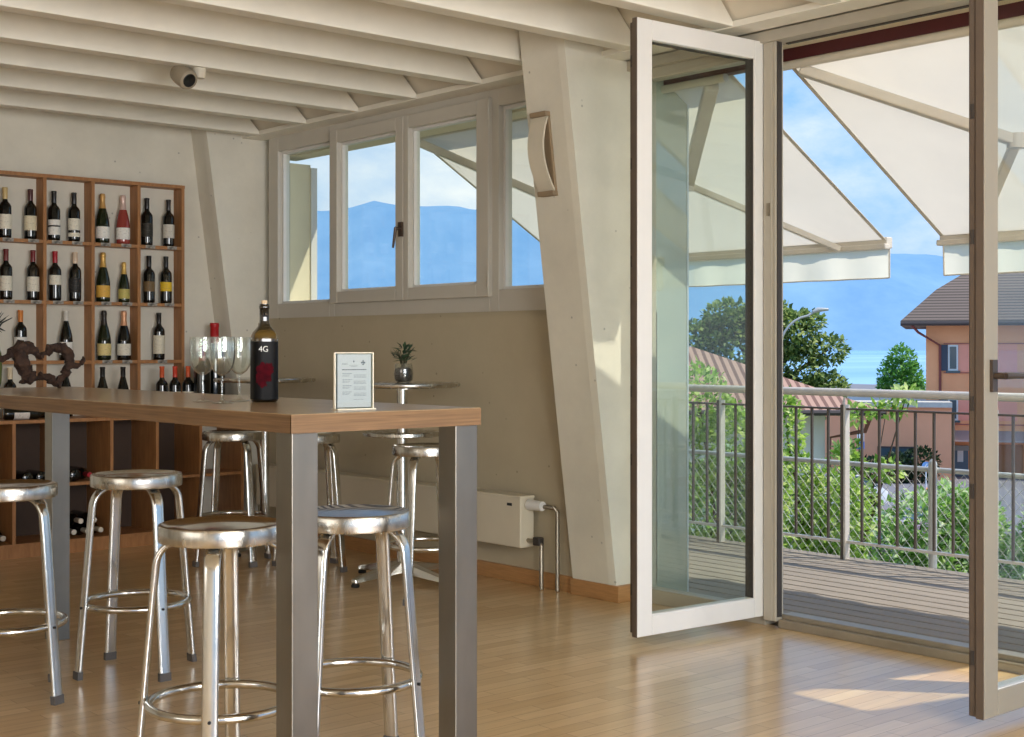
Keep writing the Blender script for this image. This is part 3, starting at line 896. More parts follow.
# rose motif on the label: a dark red blossom of overlapping petals
ros = MB()
yf = -0.0563
for k, (dx, dz, rr) in enumerate(((-0.022, 0.135, 0.030), (-0.002, 0.128, 0.024), (-0.03, 0.10, 0.024), (0.006, 0.148, 0.018), (-0.022, 0.08, 0.018), (-0.012, 0.112, 0.03))):
    n = 18
    vs = [(max(-0.050, min(0.05, dx + rr * (1 + 0.22 * math.sin(5 * 2 * PI * i / n + k)) * math.cos(2 * PI * i / n))), yf - 0.0001 * k, dz + rr * (1 + 0.22 * math.sin(5 * 2 * PI * i / n + k)) * math.sin(2 * PI * i / n)) for i in range(n)]
    ros.add(vs, [tuple(range(n))])
ros.build('rose_print', pmat('rose_print', (84, 12, 24), 0.75, col2=(48, 8, 15), scale=40, spec=0.05), mg)
def text_mesh(name, body, size, mat, parent, loc, rot, bold=False):
    cu = bpy.data.curves.new(name, 'FONT'); cu.body = body; cu.size = size
    cu.align_x = 'CENTER'; cu.extrude = 0.0002
    if bold: cu.offset = size * 0.02
    o = bpy.data.objects.new(name + '_src', cu); COL.objects.link(o)
    dg = bpy.context.evaluated_depsgraph_get()
    me = bpy.data.meshes.new_from_object(o.evaluated_get(dg))
    bpy.data.objects.remove(o); bpy.data.curves.remove(cu)
    me.materials.clear(); me.materials.append(mat)
    r = bpy.data.objects.new(name, me); COL.objects.link(r)
    r.parent = parent; r.location = loc; r.rotation_euler = rot
    return r
text_mesh('label_lettering', '4G', 0.034, pmat('silver_print', (206, 202, 194), 0.4), mg, (-0.018, yf - 0.0004, 0.212), (R(90), 0, 0))

# stemmed glasses
gm = glassmat('crystal_glass', (250, 252, 250), veil=0.012, refl=2.7, veilcol=(245, 245, 245))
def wglass():
    r = empty('wine_glass')
    bowl = [(0.005, 0.112), (0.016, 0.117), (0.032, 0.129), (0.044, 0.148), (0.0505, 0.170), (0.0535, 0.195), (0.0545, 0.22), (0.0542, 0.25), (0.0532, 0.273),
            (0.0523, 0.2735), (0.0533, 0.25), (0.0536, 0.22), (0.0526, 0.195), (0.0496, 0.171), (0.0432, 0.1495), (0.031, 0.131), (0.015, 0.1195), (0, 0.117)]
    MB().lathe(bowl, 36).build('bowl', gm, r, smooth=60)
    MB().lathe([(0, 0.112), (0.0052, 0.112), (0.0045, 0.09), (0.0042, 0.05), (0.006, 0.02), (0.012, 0.010), (0.025, 0.0055), (0.042, 0.0028), (0.043, 0.0012), (0.042, 0.0), (0, 0.0)], 30).build('stem', gm, r, smooth=60)
    return r
wg = wglass()
for i, (x, y, lb_) in enumerate(((2.192, 4.090, 'empty stemmed wine glass, leftmost of the cluster on the bar table'), (2.181, 3.942, 'empty stemmed wine glass standing nearest the front table edge'), (2.318, 4.073, 'empty stemmed wine glass next to the dark bottle'), )):
    o = wg if i == 0 else copy_tree(wg)
    o.location = (x, y, TZ + 0.0002); o.scale = (KS,) * 3
    tag(o, lb_, 'wine glass', 'wine glasses on the bar table')

# acrylic menu stand
mn = empty('menu_stand', (2.257, 3.312, TZ), R(-9), label='clear acrylic stand with a printed white menu on the table end', cat='menu')
mn.scale = (KS,) * 3
acr = glassmat('acrylic', (244, 248, 246), refl=1.2)
MB().box(-0.076, 0.076, -0.005, -0.002, 0.004, 0.208).box(-0.076, 0.076, 0.002, 0.005, 0.004, 0.208).build('acrylic_sleeve', acr, mn)
edge = pmat('acrylic_edge', (240, 232, 210), 0.15, coat=0.5)
MB().box(-0.0795, -0.076, -0.006, 0.006, 0.004, 0.208).box(0.076, 0.0795, -0.006, 0.006, 0.004, 0.208).box(-0.0795, 0.0795, -0.006, 0.006, 0.208, 0.211).build('acrylic_rim', edge, mn)
MB().box(-0.078, 0.078, -0.03, 0.03, 0.0, 0.004).build('base', edge, mn, bevel=0.001)
MB().box(-0.066, 0.070, -0.0015, 0.0015, 0.008, 0.204).build('paper_sheet', pmat('menu_paper', (200, 196, 202), 0.7), mn)
ink = pmat('grey_ink', (110, 108, 118), 0.7); inkd = pmat('dark_ink', (64, 62, 70), 0.7)
pr = MB()
def ln(x0, x1, z, h, wob=True):
    x = x0
    while x < x1:
        w = random.uniform(0.005, 0.013)
        pr.box(x, min(x1, x + w), -0.0018, -0.0015, z, z + h)
        x += w + 0.0018
for z in (0.170, 0.166):
    ln(-0.048, -0.026, z, 0.0014)
ln(-0.018, 0.018, 0.163, 0.0012); ln(-0.012, 0.012, 0.158, 0.0012)
for blk_z in (0.132, 0.109, 0.087, 0.064):
    ln(-0.046, -0.008, blk_z, 0.0018); ln(-0.046, -0.016, blk_z - 0.005, 0.0012); ln(-0.046, -0.02, blk_z - 0.009, 0.0012)
    for q_ in range(3):
        ln(0.0, 0.05, blk_z - 0.005 - q_ * 0.0045, 0.0013)
ln(0.0, 0.04, 0.036, 0.0012)
pr.build('print', ink, mn)
pr = MB()
ln(-0.048, 0.052, 0.1455, 0.0032)
for (dx, dz) in ((0, 0.006), (0, -0.006), (0.006, 0), (-0.006, 0), (0, 0)):
    c = (0.038 + dx, 0.173 + dz)
    pr.add([(c[0] - 0.0038, -0.0019, c[1]), (c[0], -0.0019, c[1] - 0.0038), (c[0] + 0.0038, -0.0019, c[1]), (c[0], -0.0019, c[1] + 0.0038)], [(0, 1, 2, 3)])
pr.add([(-0.003, -0.0019, 0.178), (0, -0.0019, 0.173), (0.003, -0.0019, 0.178), (0, -0.0019, 0.183)], [(0, 1, 2, 3)])
pr.build('heading_print', inkd, mn)

# twisted vine root
bark = pmat('vine_bark', (70, 46, 32), 0.85, col2=(38, 24, 18), scale=22, bump=0.8, bscale=60)
vr = empty('vine_root', (2.393, 5.905, TZ), label='gnarled brown vine root lying on the far end of the bar table', cat='driftwood')
vr.scale = (KS,) * 3
def limb(pts, rs, mb):
    P, RR = [], []
    for i in range(len(pts) - 1):
        for j in range(5):
            t = j / 5
            P.append(pts[i].lerp(pts[i + 1], t)); RR.append(1.08 * (rs[i] * (1 - t) + rs[i + 1] * t))
    P.append(pts[-1]); RR.append(rs[-1])
    k0 = len(mb.v)
    mb.tube(P, RR, 12)
    for i in range(k0, len(mb.v)):
        v = Vector(mb.v[i])
        nv = noise.noise_vector(v * 26) * 0.022 + noise.noise_vector(v * 80) * 0.009
        mb.v[i] = tuple(v + nv)
vm = MB()
limb([Vector((-0.321, 0.00, 0.140)), Vector((-0.233, 0.00, 0.167)), Vector((-0.177, 0.00, 0.200)), Vector((-0.140, -0.02, 0.228)), Vector((-0.101, -0.02, 0.228)), Vector((-0.053, 0.00, 0.217)), Vector((-0.019, 0.00, 0.177)), Vector((0.021, 0.00, 0.200)), Vector((0.062, 0.00, 0.239)), Vector((0.105, 0.02, 0.216))], [.014, .017, .024, .034, .03, .022, .016, .016, .022, .020], vm)
limb([Vector((-0.152, -0.02, 0.217)), Vector((-0.129, -0.02, 0.150)), Vector((-0.103, -0.01, 0.094)), Vector((-0.104, 0.00, 0.044)), Vector((-0.110, 0.00, 0.027))], [.034, .044, .034, .020, .013], vm)
limb([Vector((-0.110, 0.00, 0.083)), Vector((-0.061, 0.01, 0.043)), Vector((-0.015, 0.01, 0.065)), Vector((0.031, 0.01, 0.064)), Vector((0.062, 0.00, 0.035)), Vector((0.085, 0.00, 0.018))], [.024, .018, .015, .018, .019, .013], vm)
limb([Vector((0.085, 0.00, 0.018)), Vector((0.108, 0.00, 0.057)), Vector((0.138, 0.00, 0.097)), Vector((0.155, 0.00, 0.137)), Vector((0.152, 0.02, 0.194)), Vector((0.093, 0.02, 0.239))], [.015, .018, .023, .02, .022, .016], vm)
limb([Vector((0.155, 0.00, 0.125)), Vector((0.191, 0.00, 0.125)), Vector((0.227, 0.00, 0.148)), Vector((0.239, 0.00, 0.176))], [.017, .016, .013, .007], vm)
limb([Vector((-0.088, -0.03, 0.050)), Vector((-0.073, -0.05, 0.083)), Vector((-0.068, -0.05, 0.105))], [.014, .011, .006], vm)
limb([Vector((0.167, 0.00, 0.159)), Vector((0.179, 0.00, 0.188))], [.012, .006], vm)
mnz = min(v[2] for v in vm.v)
vm.v = [(x, y, z - mnz) for x, y, z in vm.v]
vm.build('root', bark, vr, smooth=60)
vr['parts_note'] = ''
del vr['parts_note']

# vase at the far table end
vs_ = empty('tufted_vase', (2.215, 6.03, TZ), label='white and green vase with a dark spiky tuft at the left photo edge', cat='vase')
vs_.scale = (KS,) * 3
vmat, nt, out = newmat('two_tone_glaze')
b = nd(nt, 'ShaderNodeBsdfPrincipled', Roughness=0.25)
tc = nd(nt, 'ShaderNodeTexCoord'); sp = nd(nt, 'ShaderNodeSeparateXYZ'); rp = nd(nt, 'ShaderNodeValToRGB')
nt.links.new(tc.outputs['Object'], sp.inputs[0]); nt.links.new(sp.outputs[2], rp.inputs[0]); nt.links.new(rp.outputs[0], b.inputs['Base Color'])
rp.color_ramp.elements[0].position = 0.20; rp.color_ramp.elements[0].color = lin((96, 110, 62))
rp.color_ramp.elements[1].position = 0.22; rp.color_ramp.elements[1].color = lin((226, 226, 220))
nt.links.new(b.outputs[0], out.inputs[0])
MB().lathe([(0, 0), (0.04, 0), (0.05, 0.03), (0.055, 0.12), (0.05, 0.2), (0.035, 0.28), (0.025, 0.30), (0.02, 0.30), (0.02, 0.26), (0, 0.26)], 24).build('pot', vmat, vs_, smooth=50)
tf = MB()
for k in range(46):
    a = random.uniform(0, 2 * PI); e_ = random.uniform(0.1, 1.3); L = random.uniform(0.07, 0.14)
    d = Vector((math.cos(a) * math.cos(e_), math.sin(a) * math.cos(e_), math.sin(e_)))
    tf.tube([Vector((0, 0, 0.285)), Vector((0, 0, 0.30)) + d * L * 0.5 + Vector((0, 0, 0.03)), Vector((0, 0, 0.30)) + d * L + Vector((0, 0, 0.02 if e_ > 0.6 else 0.0))], [0.004, 0.0045, 0.001], 5)
tf.build('tuft', pmat('dark_foliage', (36, 42, 34), 0.6, var=0.3), vs_)

# potted plant on the pedestal table
pp = empty('potted_plant', (4.625, 6.29, 1.1133), label='small succulent in a clear glass pot on the pedestal table', cat='plant')
MB().lathe([(0, 0.0), (0.036, 0.0), (0.05, 0.015), (0.056, 0.05), (0.052, 0.085), (0.048, 0.11), (0.046, 0.11), (0.050, 0.083), (0.0535, 0.05), (0.047, 0.017), (0.034, 0.006), (0, 0.006)], 28).build('glass_pot', gm, pp, smooth=60)
so = MB().lathe([(0, 0.008), (0.033, 0.009), (0.046, 0.02), (0.051, 0.05), (0.047, 0.075), (0.03, 0.085), (0, 0.088)], 22)
so.v = [tuple(Vector(v) + noise.noise_vector(Vector(v) * 60) * 0.004) for v in so.v]
so.v = [(x, y, max(z, 0.008)) for x, y, z in so.v]
so.build('soil', pmat('dark_soil', (34, 24, 18), 0.9, var=0.4, scale=60, bump=0.5), pp, smooth=60)
lf = MB()
def leafquad(mb, c, d, up, L, W, fold=0.25):
    d = d.normalized(); s = d.cross(up)
    if s.length < 1e-4: s = d.cross(Vector((1, 0, 0)))
    s.normalize(); n = s.cross(d)
    mb.add([c, c + d * L * 0.45 + s * W / 2 + n * L * fold * 0.3, c + d * L, c + d * L * 0.45 - s * W / 2 + n * L * fold * 0.3, c + d * L * 0.45], [(0, 1, 4), (1, 2, 4), (0, 4, 3), (4, 2, 3)])
for k in range(60):
    a = random.uniform(0, 2 * PI); h = random.uniform(0.12, 0.20); rr = random.uniform(0.0, 0.05)
    c = Vector((math.cos(a) * rr, math.sin(a) * rr, h))
    d = Vector((math.cos(a), math.sin(a), random.uniform(-0.2, 1.2)))
    leafquad(lf, c, d, Vector((0, 0, 1)), random.uniform(0.035, 0.06), 0.022)
lf.build('leaves', leafmat('succulent_leaf', [(30, 52, 40), (50, 78, 56), (74, 104, 72)], 0.1), pp)
st = MB()
for k in range(7):
    a = 2 * PI * k / 7
    st.tube([(0.008 * math.cos(a), 0.008 * math.sin(a), 0.08), (0.02 * math.cos(a), 0.02 * math.sin(a), 0.13), (0.04 * math.cos(a), 0.04 * math.sin(a), 0.185)], [0.004, 0.0035, 0.002], 6)
st.build('stems', pmat('succulent_stem', (60, 62, 40), 0.6), pp, smooth=60)

# ================================================================== BALCONY
db = MB()
x = 5.365
while x < 7.24:
    db.box(x, x + 0.106, -2.0, 9.4, -0.06, -0.012)
    x += 0.124
struct(db, 'deck', M['deck'], bevel=0.003)
struct(MB().box(5.3, 7.27, -2.0, 9.4, -0.30, -0.065), 'deck_slab', M['balu'])
struct(MB().box(5.25, 5.36, -2.0, 9.4, -0.4, -0.02), 'wall_sill', M['cream'])
# glazed side fins outside: beside the door and beside the window strip
struct(MB().box(5.25, 5.60, 5.03, 5.06, -0.01, 2.76), 'wall_fin', M['finglass'])
MBf = MB().box(5.595, 5.606, 5.027, 5.063, -0.01, 2.76)
struct(MBf, 'trim_2', pmat('fin_edge_metal', (206, 214, 222), 0.3, 0.3))
struct(MB().box(5.20, 5.37, 8.425, 8.60, 1.3, 2.62), 'wall_fin', M['cream'])
struct(MB().box(5.37, 5.42, 8.415, 8.45, 1.3, 2.60), 'trim_3', M['framew'])
struct(MB().box(5.20, 5.36, 5.03, 8.60, -0.3, 1.50), 'wall_outer', M['cream'])
struct(MB().box(5.25, 5.46, -2.0, 5.03, 2.765, 2.95), 'wall_soffit', M['cream'])
struct(MB().box(5.40, 5.47, -2.0, 5.02, 2.705, 2.765), 'trim_4', M['maroon'])
struct(MB().box(5.36, 5.47, -2.0, 4.15, 2.95, 3.1).box(5.36, 5.78, 4.15, 9.4, 2.95, 3.1), 'roof_edge_sunblock', M['cream'])  # second box: unseen deeper eave added to keep sun off the piers

# railing
RX = 7.25
rl = empty('balcony_railing', (RX, 3.5, 0), label='steel balcony railing with a thick handrail and dark vertical balusters', cat='railing')
MB().tube([(0.02, -5.5, 1.03), (0.02, 5.9, 1.03)], 0.025, 14).build('handrail', M['rail'], rl, smooth=50)
MB().box(-0.018, 0.018, -5.5, 5.9, 0.922, 0.934).build('upper_bar', M['balu'], rl)
MB().box(-0.018, 0.018, -5.5, 5.9, 0.088, 0.104).build('lower_bar', M['rail'], rl)
postY = [5.205 + 1.015 * k - 3.5 for k in range(-6, 5)]
for y in postY:
    p = MB().box(-0.025, 0.012, y - 0.02, y + 0.008, -0.06, 0.955).build('post', M['balu'], rl, bevel=0.003)
    MB().box(-0.028, 0.018, y - 0.034, y - 0.02, -0.06, 0.955).build('post_flat', M['rail'], rl)
    MB().tube([(0.0, y, 0.95), (0.012, y, 1.0)], 0.008, 8).build('bracket', M['rail'], p)
y = 5.565 - 3.5 + 0.127 * 16
while y > -5.4:
    if all(abs(y - q_) > 0.045 for q_ in postY):
        MB().box(-0.007, 0.007, y - 0.007, y + 0.007, 0.104, 0.922).build('baluster', M['balu'], rl)
    y -= 0.1265

# chain link fence just outside the railing
fxx = 7.47
fe = empty('chain_link_fence', (fxx, 3.5, 0), label='silver chain-link fence running just outside the balcony railing', cat='fence')
MB().tube([(0, -5.0, 0.565), (0, 5.5, 0.565)], 0.016, 10).build('top_pipe', M['galv'], fe, smooth=50)
for y in (4.69, 7.0, 2.4, 0.1):
    MB().tube([(-0.03, y - 3.5, -0.35), (-0.03, y - 3.5, 0.60)], 0.026, 14).lathe([(0, 0.635), (0.016, 0.628), (0.027, 0.605), (0.027, 0.595)], 14, c=(-0.03, y - 3.5, 0)).build('post', M['galv'], fe, smooth=50)
wm = MB()
z0, z1, sp_ = -0.35, 0.56, 0.072
n = int(9.0 / sp_)
for i in range(-14, n):
    y = -4.2 + i * sp_
    for sgn in (1, -1):
        a = (0.002 * sgn, y if sgn > 0 else y + (z1 - z0) * 0.9, z0)
        b_ = (0.002 * sgn, y + (z1 - z0) * 0.9 if sgn > 0 else y, z1)
        wm.bar(a, b_, 0.0026, 0.0026)
wm.build('wire_mesh', M['galv'], fe)

# awnings
def awning(y0, y1, label, arms):
    r = empty('awning', (5.42, (y0 + y1) / 2, 2.73), label=label, cat='awning', group=None)
    h = (y1 - y0) / 2
    L, D = 1.40, 0.80
    sl = D / L
    mb = MB()
    nx, ny = 14, 10
    vs = []
    for i in range(nx + 1):
        t = i / nx
        for j in range(ny + 1):
            s = -1 + 2 * j / ny
            sag = -0.02 * math.sin(PI * t) * (1 - s * s)
            vs.append((0.0 + L * t, s * h, -D * t + sag))
    fs = [(i * (ny + 1) + j, i * (ny + 1) + j + 1, (i + 1) * (ny + 1) + j + 1, (i + 1) * (ny + 1) + j) for i in range(nx) for j in range(ny)]
    mb.add(vs, fs).build('canvas', M['fabric'], r, smooth=60)
    for s in (-1, 1):
        MB().bar((0, s * (h - 0.012), 0.001), (L, s * (h - 0.012), -D + 0.001), 0.024, 0.004).build('hem', M['awnmetal'], r)
    f = MB().box(L - 0.005, L + 0.055, -h - 0.005, h + 0.005, -D - 0.045, -D + 0.02)
    f.box(L - 0.03, L + 0.02, -h - 0.01, h + 0.01, -D - 0.052, -D - 0.02)
    f.build('front_bar', M['awnmetal'], r, bevel=0.006)
    v = MB()
    vs, fs = [], []
    nj = 40
    for i, z in enumerate((0, -0.08, -0.17)):
        for j in range(nj + 1):
            s = -1 + 2 * j / nj
            w = 0.008 * math.sin(j * 1.3) * i + 0.006 * math.sin(j * 0.45) * i
            vs.append((L + 0.03 + w, s * h, -D - 0.045 + z))
    for i in range(2):
        for j in range(nj):
            fs.append((i * (nj + 1) + j, i * (nj + 1) + j + 1, (i + 1) * (nj + 1) + j + 1, (i + 1) * (nj + 1) + j))
    v.add(vs, fs).build('valance', M['valance'], r, smooth=60)
    MB().tube([(vs[2 * (nj + 1) + j][0], vs[2 * (nj + 1) + j][1], vs[2 * (nj + 1) + j][2]) for j in range(nj + 1)], 0.004, 6).build('valance_hem', M['awnmetal'], r)
    for j in (0, nj):
        MB().tube([vs[i * (nj + 1) + j] for i in range(3)], 0.005, 6).build('valance_hem', M['awnmetal'], r)
    MB().tube([(-0.01, -h, -0.045), (-0.01, h, -0.045)], 0.022, 12).build('roller', M['awnmetal'], r, smooth=50)
    o = Vector((5.42, (y0 + y1) / 2, 2.73))
    for (a, b_, c) in arms:
        a, b_, c = Vector(a) - o, Vector(b_) - o, Vector(c) - o
        ar = MB().bar(a, b_, 0.075, 0.05).build('arm', M['awnmetal'], r, bevel=0.008)
        MB().bar(b_, c, 0.05, 0.035).build('forearm', M['awnmetal'], ar, bevel=0.006)
        MB().lathe([(0, -0.035), (0.045, -0.035), (0.045, 0.035), (0, 0.035)], 16, c=tuple(b_)).build('elbow', M['awnmetal'], ar, smooth=40)
    return r
def armp(x, y):
    return (x, y, 2.675 - 0.5714 * (x - 5.42))
awning(1.80, 4.25, 'cream awning filling the upper part of the open doorway', [(armp(5.44, 4.16), armp(6.09, 3.39), armp(6.78, 4.02)), (armp(5.44, 1.92), armp(6.09, 2.72), armp(6.78, 2.05))])
awning(4.60, 7.32, 'cream awning hanging left of the doorway, seen through both windows', [(armp(5.44, 4.72), armp(6.12, 5.50), armp(6.79, 4.90)), (armp(5.46, 7.24), armp(6.10, 6.68), armp(6.78, 7.0))])
awning(-1.2, 1.45, 'cream awning partly visible through the right door leaf', [(armp(5.44, 1.36), armp(6.09, 0.6), armp(6.78, 1.2))])

# ================================================================== NEIGHBOURHOOD
GZ = -5.5
asph = pmat('asphalt', (120, 120, 128), 0.85, var=0.08, scale=0.3)
grass = pmat('garden_ground', (88, 104, 56), 0.95, var=0.35, scale=0.5)
struct(MB().box(-40, 220, -160, 200, GZ - 1.0, GZ), 'ground', asph)
gd = MB()
for (l0, l1, d0, d1) in ((-30, 26, 9.5, 50),):
    gd.add([ext(l0, d0, GZ + 0.05), ext(l1, d0, GZ + 0.05), ext(l1, d1, GZ + 0.05), ext(l0, d1, GZ + 0.05), ext(l0, d0, GZ - 0.2), ext(l1, d0, GZ - 0.2), ext(l1, d1, GZ - 0.2), ext(l0, d1, GZ - 0.2)],
           [(0, 1, 2, 3), (0, 4, 5, 1), (1, 5, 6, 2), (2, 6, 7, 3), (3, 7, 4, 0), (7, 6, 5, 4)])
struct(gd, 'garden', grass)
# lake
lake, nt, out = newmat('lake_water')
b = nd(nt, 'ShaderNodeBsdfPrincipled', Roughness=0.25)
b.inputs['Base Color'].default_value = lin((122, 178, 226))
b.inputs['Specular IOR Level'].default_value = 0.2
tc = nd(nt, 'ShaderNodeTexCoord'); mp = nd(nt, 'ShaderNodeMapping')
mp.inputs['Rotation'].default_value = (0, 0, TH); mp.inputs['Scale'].default_value = (0.0006, 0.004, 1)
nz = nd(nt, 'ShaderNodeTexNoise', Scale=1.0, Detail=5.0)
nt.links.new(tc.outputs['Object'], mp.inputs[0]); nt.links.new(mp.outputs[0], nz.inputs[0])
rp = nd(nt, 'ShaderNodeValToRGB')
rp.color_ramp.elements[0].position = 0.38; rp.color_ramp.elements[0].color = lin((112, 166, 218))
rp.color_ramp.elements[1].position = 0.62; rp.color_ramp.elements[1].color = lin((158, 202, 236))
nt.links.new(nz.outputs[0], rp.inputs[0]); nt.links.new(rp.outputs[0], b.inputs['Base Color'])
nt.links.new(b.outputs[0], out.inputs[0])
struct(MB().add([ext(-9000, 90, -13), ext(9000, 90, -13), ext(9000, 9500, -13), ext(-9000, 9500, -13)], [(0, 1, 2, 3)]), 'lake', lake)
# far mountains, pale with distance haze
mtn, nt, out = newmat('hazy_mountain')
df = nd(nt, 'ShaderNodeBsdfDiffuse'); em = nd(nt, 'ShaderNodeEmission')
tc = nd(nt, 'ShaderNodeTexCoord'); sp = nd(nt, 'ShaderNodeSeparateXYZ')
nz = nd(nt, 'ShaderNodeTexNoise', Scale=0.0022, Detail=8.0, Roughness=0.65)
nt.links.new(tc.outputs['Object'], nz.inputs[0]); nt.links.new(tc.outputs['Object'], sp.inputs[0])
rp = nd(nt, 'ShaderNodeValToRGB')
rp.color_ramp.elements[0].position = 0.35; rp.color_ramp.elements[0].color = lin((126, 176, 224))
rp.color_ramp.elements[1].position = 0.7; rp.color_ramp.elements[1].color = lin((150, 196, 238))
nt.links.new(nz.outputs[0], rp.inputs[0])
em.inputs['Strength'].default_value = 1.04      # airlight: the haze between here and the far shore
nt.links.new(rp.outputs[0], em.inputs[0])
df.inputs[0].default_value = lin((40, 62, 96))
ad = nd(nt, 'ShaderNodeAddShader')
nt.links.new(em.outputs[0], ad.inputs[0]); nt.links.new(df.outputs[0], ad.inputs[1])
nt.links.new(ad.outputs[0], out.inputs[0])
MD = 9000.0
ridge = [(-9000, 900), (-4200, 980), (-2600, 985), (-1271, 895), (-1069, 920), (-900, 950), (-868, 962), (-820, 935), (-590, 935), (-350, 915), (-235, 898), (60, 900), (500, 860), (1000, 800), (1600, 720), (2100, 660), (2460, 612), (2620, 624), (2800, 606), (2950, 560), (3300, 520), (4000, 470), (5200, 400), (9000, 320)]
mb = MB()
vs = []
cols = 260
for i in range(cols + 1):
    l = -9000 + 18000 * i / cols
    for (a, h0), (b2, h1) in zip(ridge[:-1], ridge[1:]):
        if a <= l <= b2:
            hh = h0 + (h1 - h0) * (l - a) / (b2 - a); break
    hh += 18 * noise.noise(Vector((l * 0.004, 3.1, 0))) + 10 * noise.noise(Vector((l * 0.013, 1.1, 0)))
    for j in range(9):
        t = j / 8
        w = 260 * noise.noise(Vector((l * 0.0016, t * 3.0, 5))) * (1 - abs(2 * t - 1))
        vs.append(ext(l, MD - 1500 + 1500 * t + w, -13 + (hh + 13) * (t ** 0.8)))
fs = [(i * 9 + j, (i + 1) * 9 + j, (i + 1) * 9 + j + 1, i * 9 + j + 1) for i in range(cols) for j in range(8)]
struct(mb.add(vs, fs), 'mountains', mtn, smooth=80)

# neighbour house -----------------------------------------------------
salmon = pmat('salmon_render', (252, 182, 132), 0.85, col2=(242, 164, 116), scale=0.5)
salmon2 = pmat('pink_render', (246, 164, 140), 0.85, var=0.06, scale=0.6)
slate = stripemat('brown_roof_tiles', (128, 112, 102), (84, 74, 68), 6.5, axis=2, duty=0.6, rough=0.9)
dark = pmat('dark_trim', (70, 60, 58), 0.6)
shut = pmat('slate_shutter', (66, 74, 88), 0.7)
wpane = pmat('dark_window_glass', (70, 88, 96), 0.15)
wfr = pmat('white_window_frame', (226, 228, 226), 0.5)
h1 = empty('apartment_house', ext(22.2, 74, GZ), -TH - R(17), label='tall salmon apartment house with brown hipped roof beyond the railing', cat='house')
W1, D1, EZ = 15.0, 13.0, 8.35
MB().box(0, W1, 0, D1, -0.5, EZ).build('wall', salmon, h1)
ov, pk = 1.3, 5.9
rf = MB()
a0 = [(-ov, -0.95, EZ - 0.1), (W1 + ov, -0.95, EZ - 0.1), (W1 + ov, D1 + 0.95, EZ - 0.1), (-ov, D1 + 0.95, EZ - 0.1)]
m0 = [(0.5, 0.75, EZ + 1.6), (W1 - 0.5, 0.75, EZ + 1.6), (W1 - 0.5, D1 - 0.75, EZ + 1.6), (0.5, D1 - 0.75, EZ + 1.6)]
r0 = [(7.2, D1 / 2, EZ + pk), (W1 - 7.2, D1 / 2, EZ + pk)]
rf.add(a0 + m0 + r0 + [(-ov, -0.95, EZ - 0.35), (W1 + ov, -0.95, EZ - 0.35), (W1 + ov, D1 + 0.95, EZ - 0.35), (-ov, D1 + 0.95, EZ - 0.35)],
       [(0, 1, 5, 4), (1, 2, 6, 5), (2, 3, 7, 6), (3, 0, 4, 7), (4, 5, 9, 8), (5, 6, 9), (6, 7, 8, 9), (7, 4, 8), (0, 10, 11, 1), (1, 11, 12, 2), (2, 12, 13, 3), (3, 13, 10, 0), (13, 12, 11, 10)])
rf.build('roof', slate, h1)
MB().tube([(-ov, -1.0, EZ - 0.25), (W1 + ov, -1.0, EZ - 0.25)], 0.1, 8).build('gutter', dark, h1)
MB().tube([(-0.75, -0.9, EZ - 0.3), (-0.4, -0.4, EZ - 0.7), (0.72, -0.09, EZ - 1.4), (0.72, -0.09, 0.0)], 0.07, 8).build('downpipe', pmat('brick_red_pipe', (132, 66, 58), 0.6), h1)
def hwin(x0, x1, z0, z1, shutters=True):
    f = MB().box(x0, x1, -0.06, 0.02, z0, z1).build('window', wfr, h1)
    MB().box(x0 + 0.09, x1 - 0.09, -0.075, -0.055, z0 + 0.1, z1 - 0.1).box(x0 - 0.1, x1 + 0.1, -0.12, 0.0, z0 - 0.12, z0).build('pane', wpane, f)
    if shutters:
        MB().box(x0 - 0.36, x0 - 0.01, -0.1, 0.0, z0, z1).build('shutter', shut, f)
for (x0,) in ((1.12,), (5.6,), (9.6,), (12.6,)):
    hwin(x0, x0 + 0.52, 5.60, 6.98)
    hwin(x0, x0 + 0.52, 2.95, 4.13)
MB().box(1.66, 4.6, -0.02, 0.01, 5.55, 7.0).build('painted_panel', salmon2, h1)
MB().box(1.66, 4.6, -0.02, 0.01, 2.95, 4.15).build('painted_panel', salmon2, h1)
MB().box(0.9, W1, -0.05, 0.01, 7.02, 7.07).box(0.9, W1, -0.05, 0.01, 5.46, 5.52).box(0.9, W1, -0.05, 0.01, 2.72, 2.78).build('string_course', pmat('string_course_render', (176, 104, 92), 0.8), h1)
dd = MB().box(0.55, 2.15, -0.08, 0.02, 0.0, 1.62).build('door', pmat('blue_grey_door', (96, 116, 130), 0.6), h1)
MB().box(0.95, 1.25, -0.095, -0.075, 0.85, 1.4).box(1.6, 1.9, -0.095, -0.075, 0.75, 1.35).box(0.7, 0.95, -0.095, -0.075, 0.25, 0.7).build('notice', wfr, dd)
MB().box(0.5, 2.2, -0.11, -0.06, 1.36, 1.62).build('transom', pmat('grey_transom', (160, 164, 160), 0.6), dd)
MB().add([(-0.3, -1.7, 2.0), (7.5, -1.7, 2.0), (7.5, 0, 2.42), (0.9, 0, 2.42), (-0.3, -1.7, 1.93), (7.5, -1.7, 1.93), (7.5, 0, 2.36), (0.9, 0, 2.36)], [(0, 1, 2, 3), (7, 6, 5, 4), (0, 4, 5, 1), (1, 5, 6, 2), (2, 6, 7, 3), (3, 7, 4, 0)]).build('canopy', pmat('canopy_metal', (168, 160, 156), 0.5, 0.2), h1)
MB().box(3.5, 4.9, -0.05, 0.02, 0.0, 1.7).build('garage_door', pmat('ochre_door', (170, 112, 66), 0.7), h1)
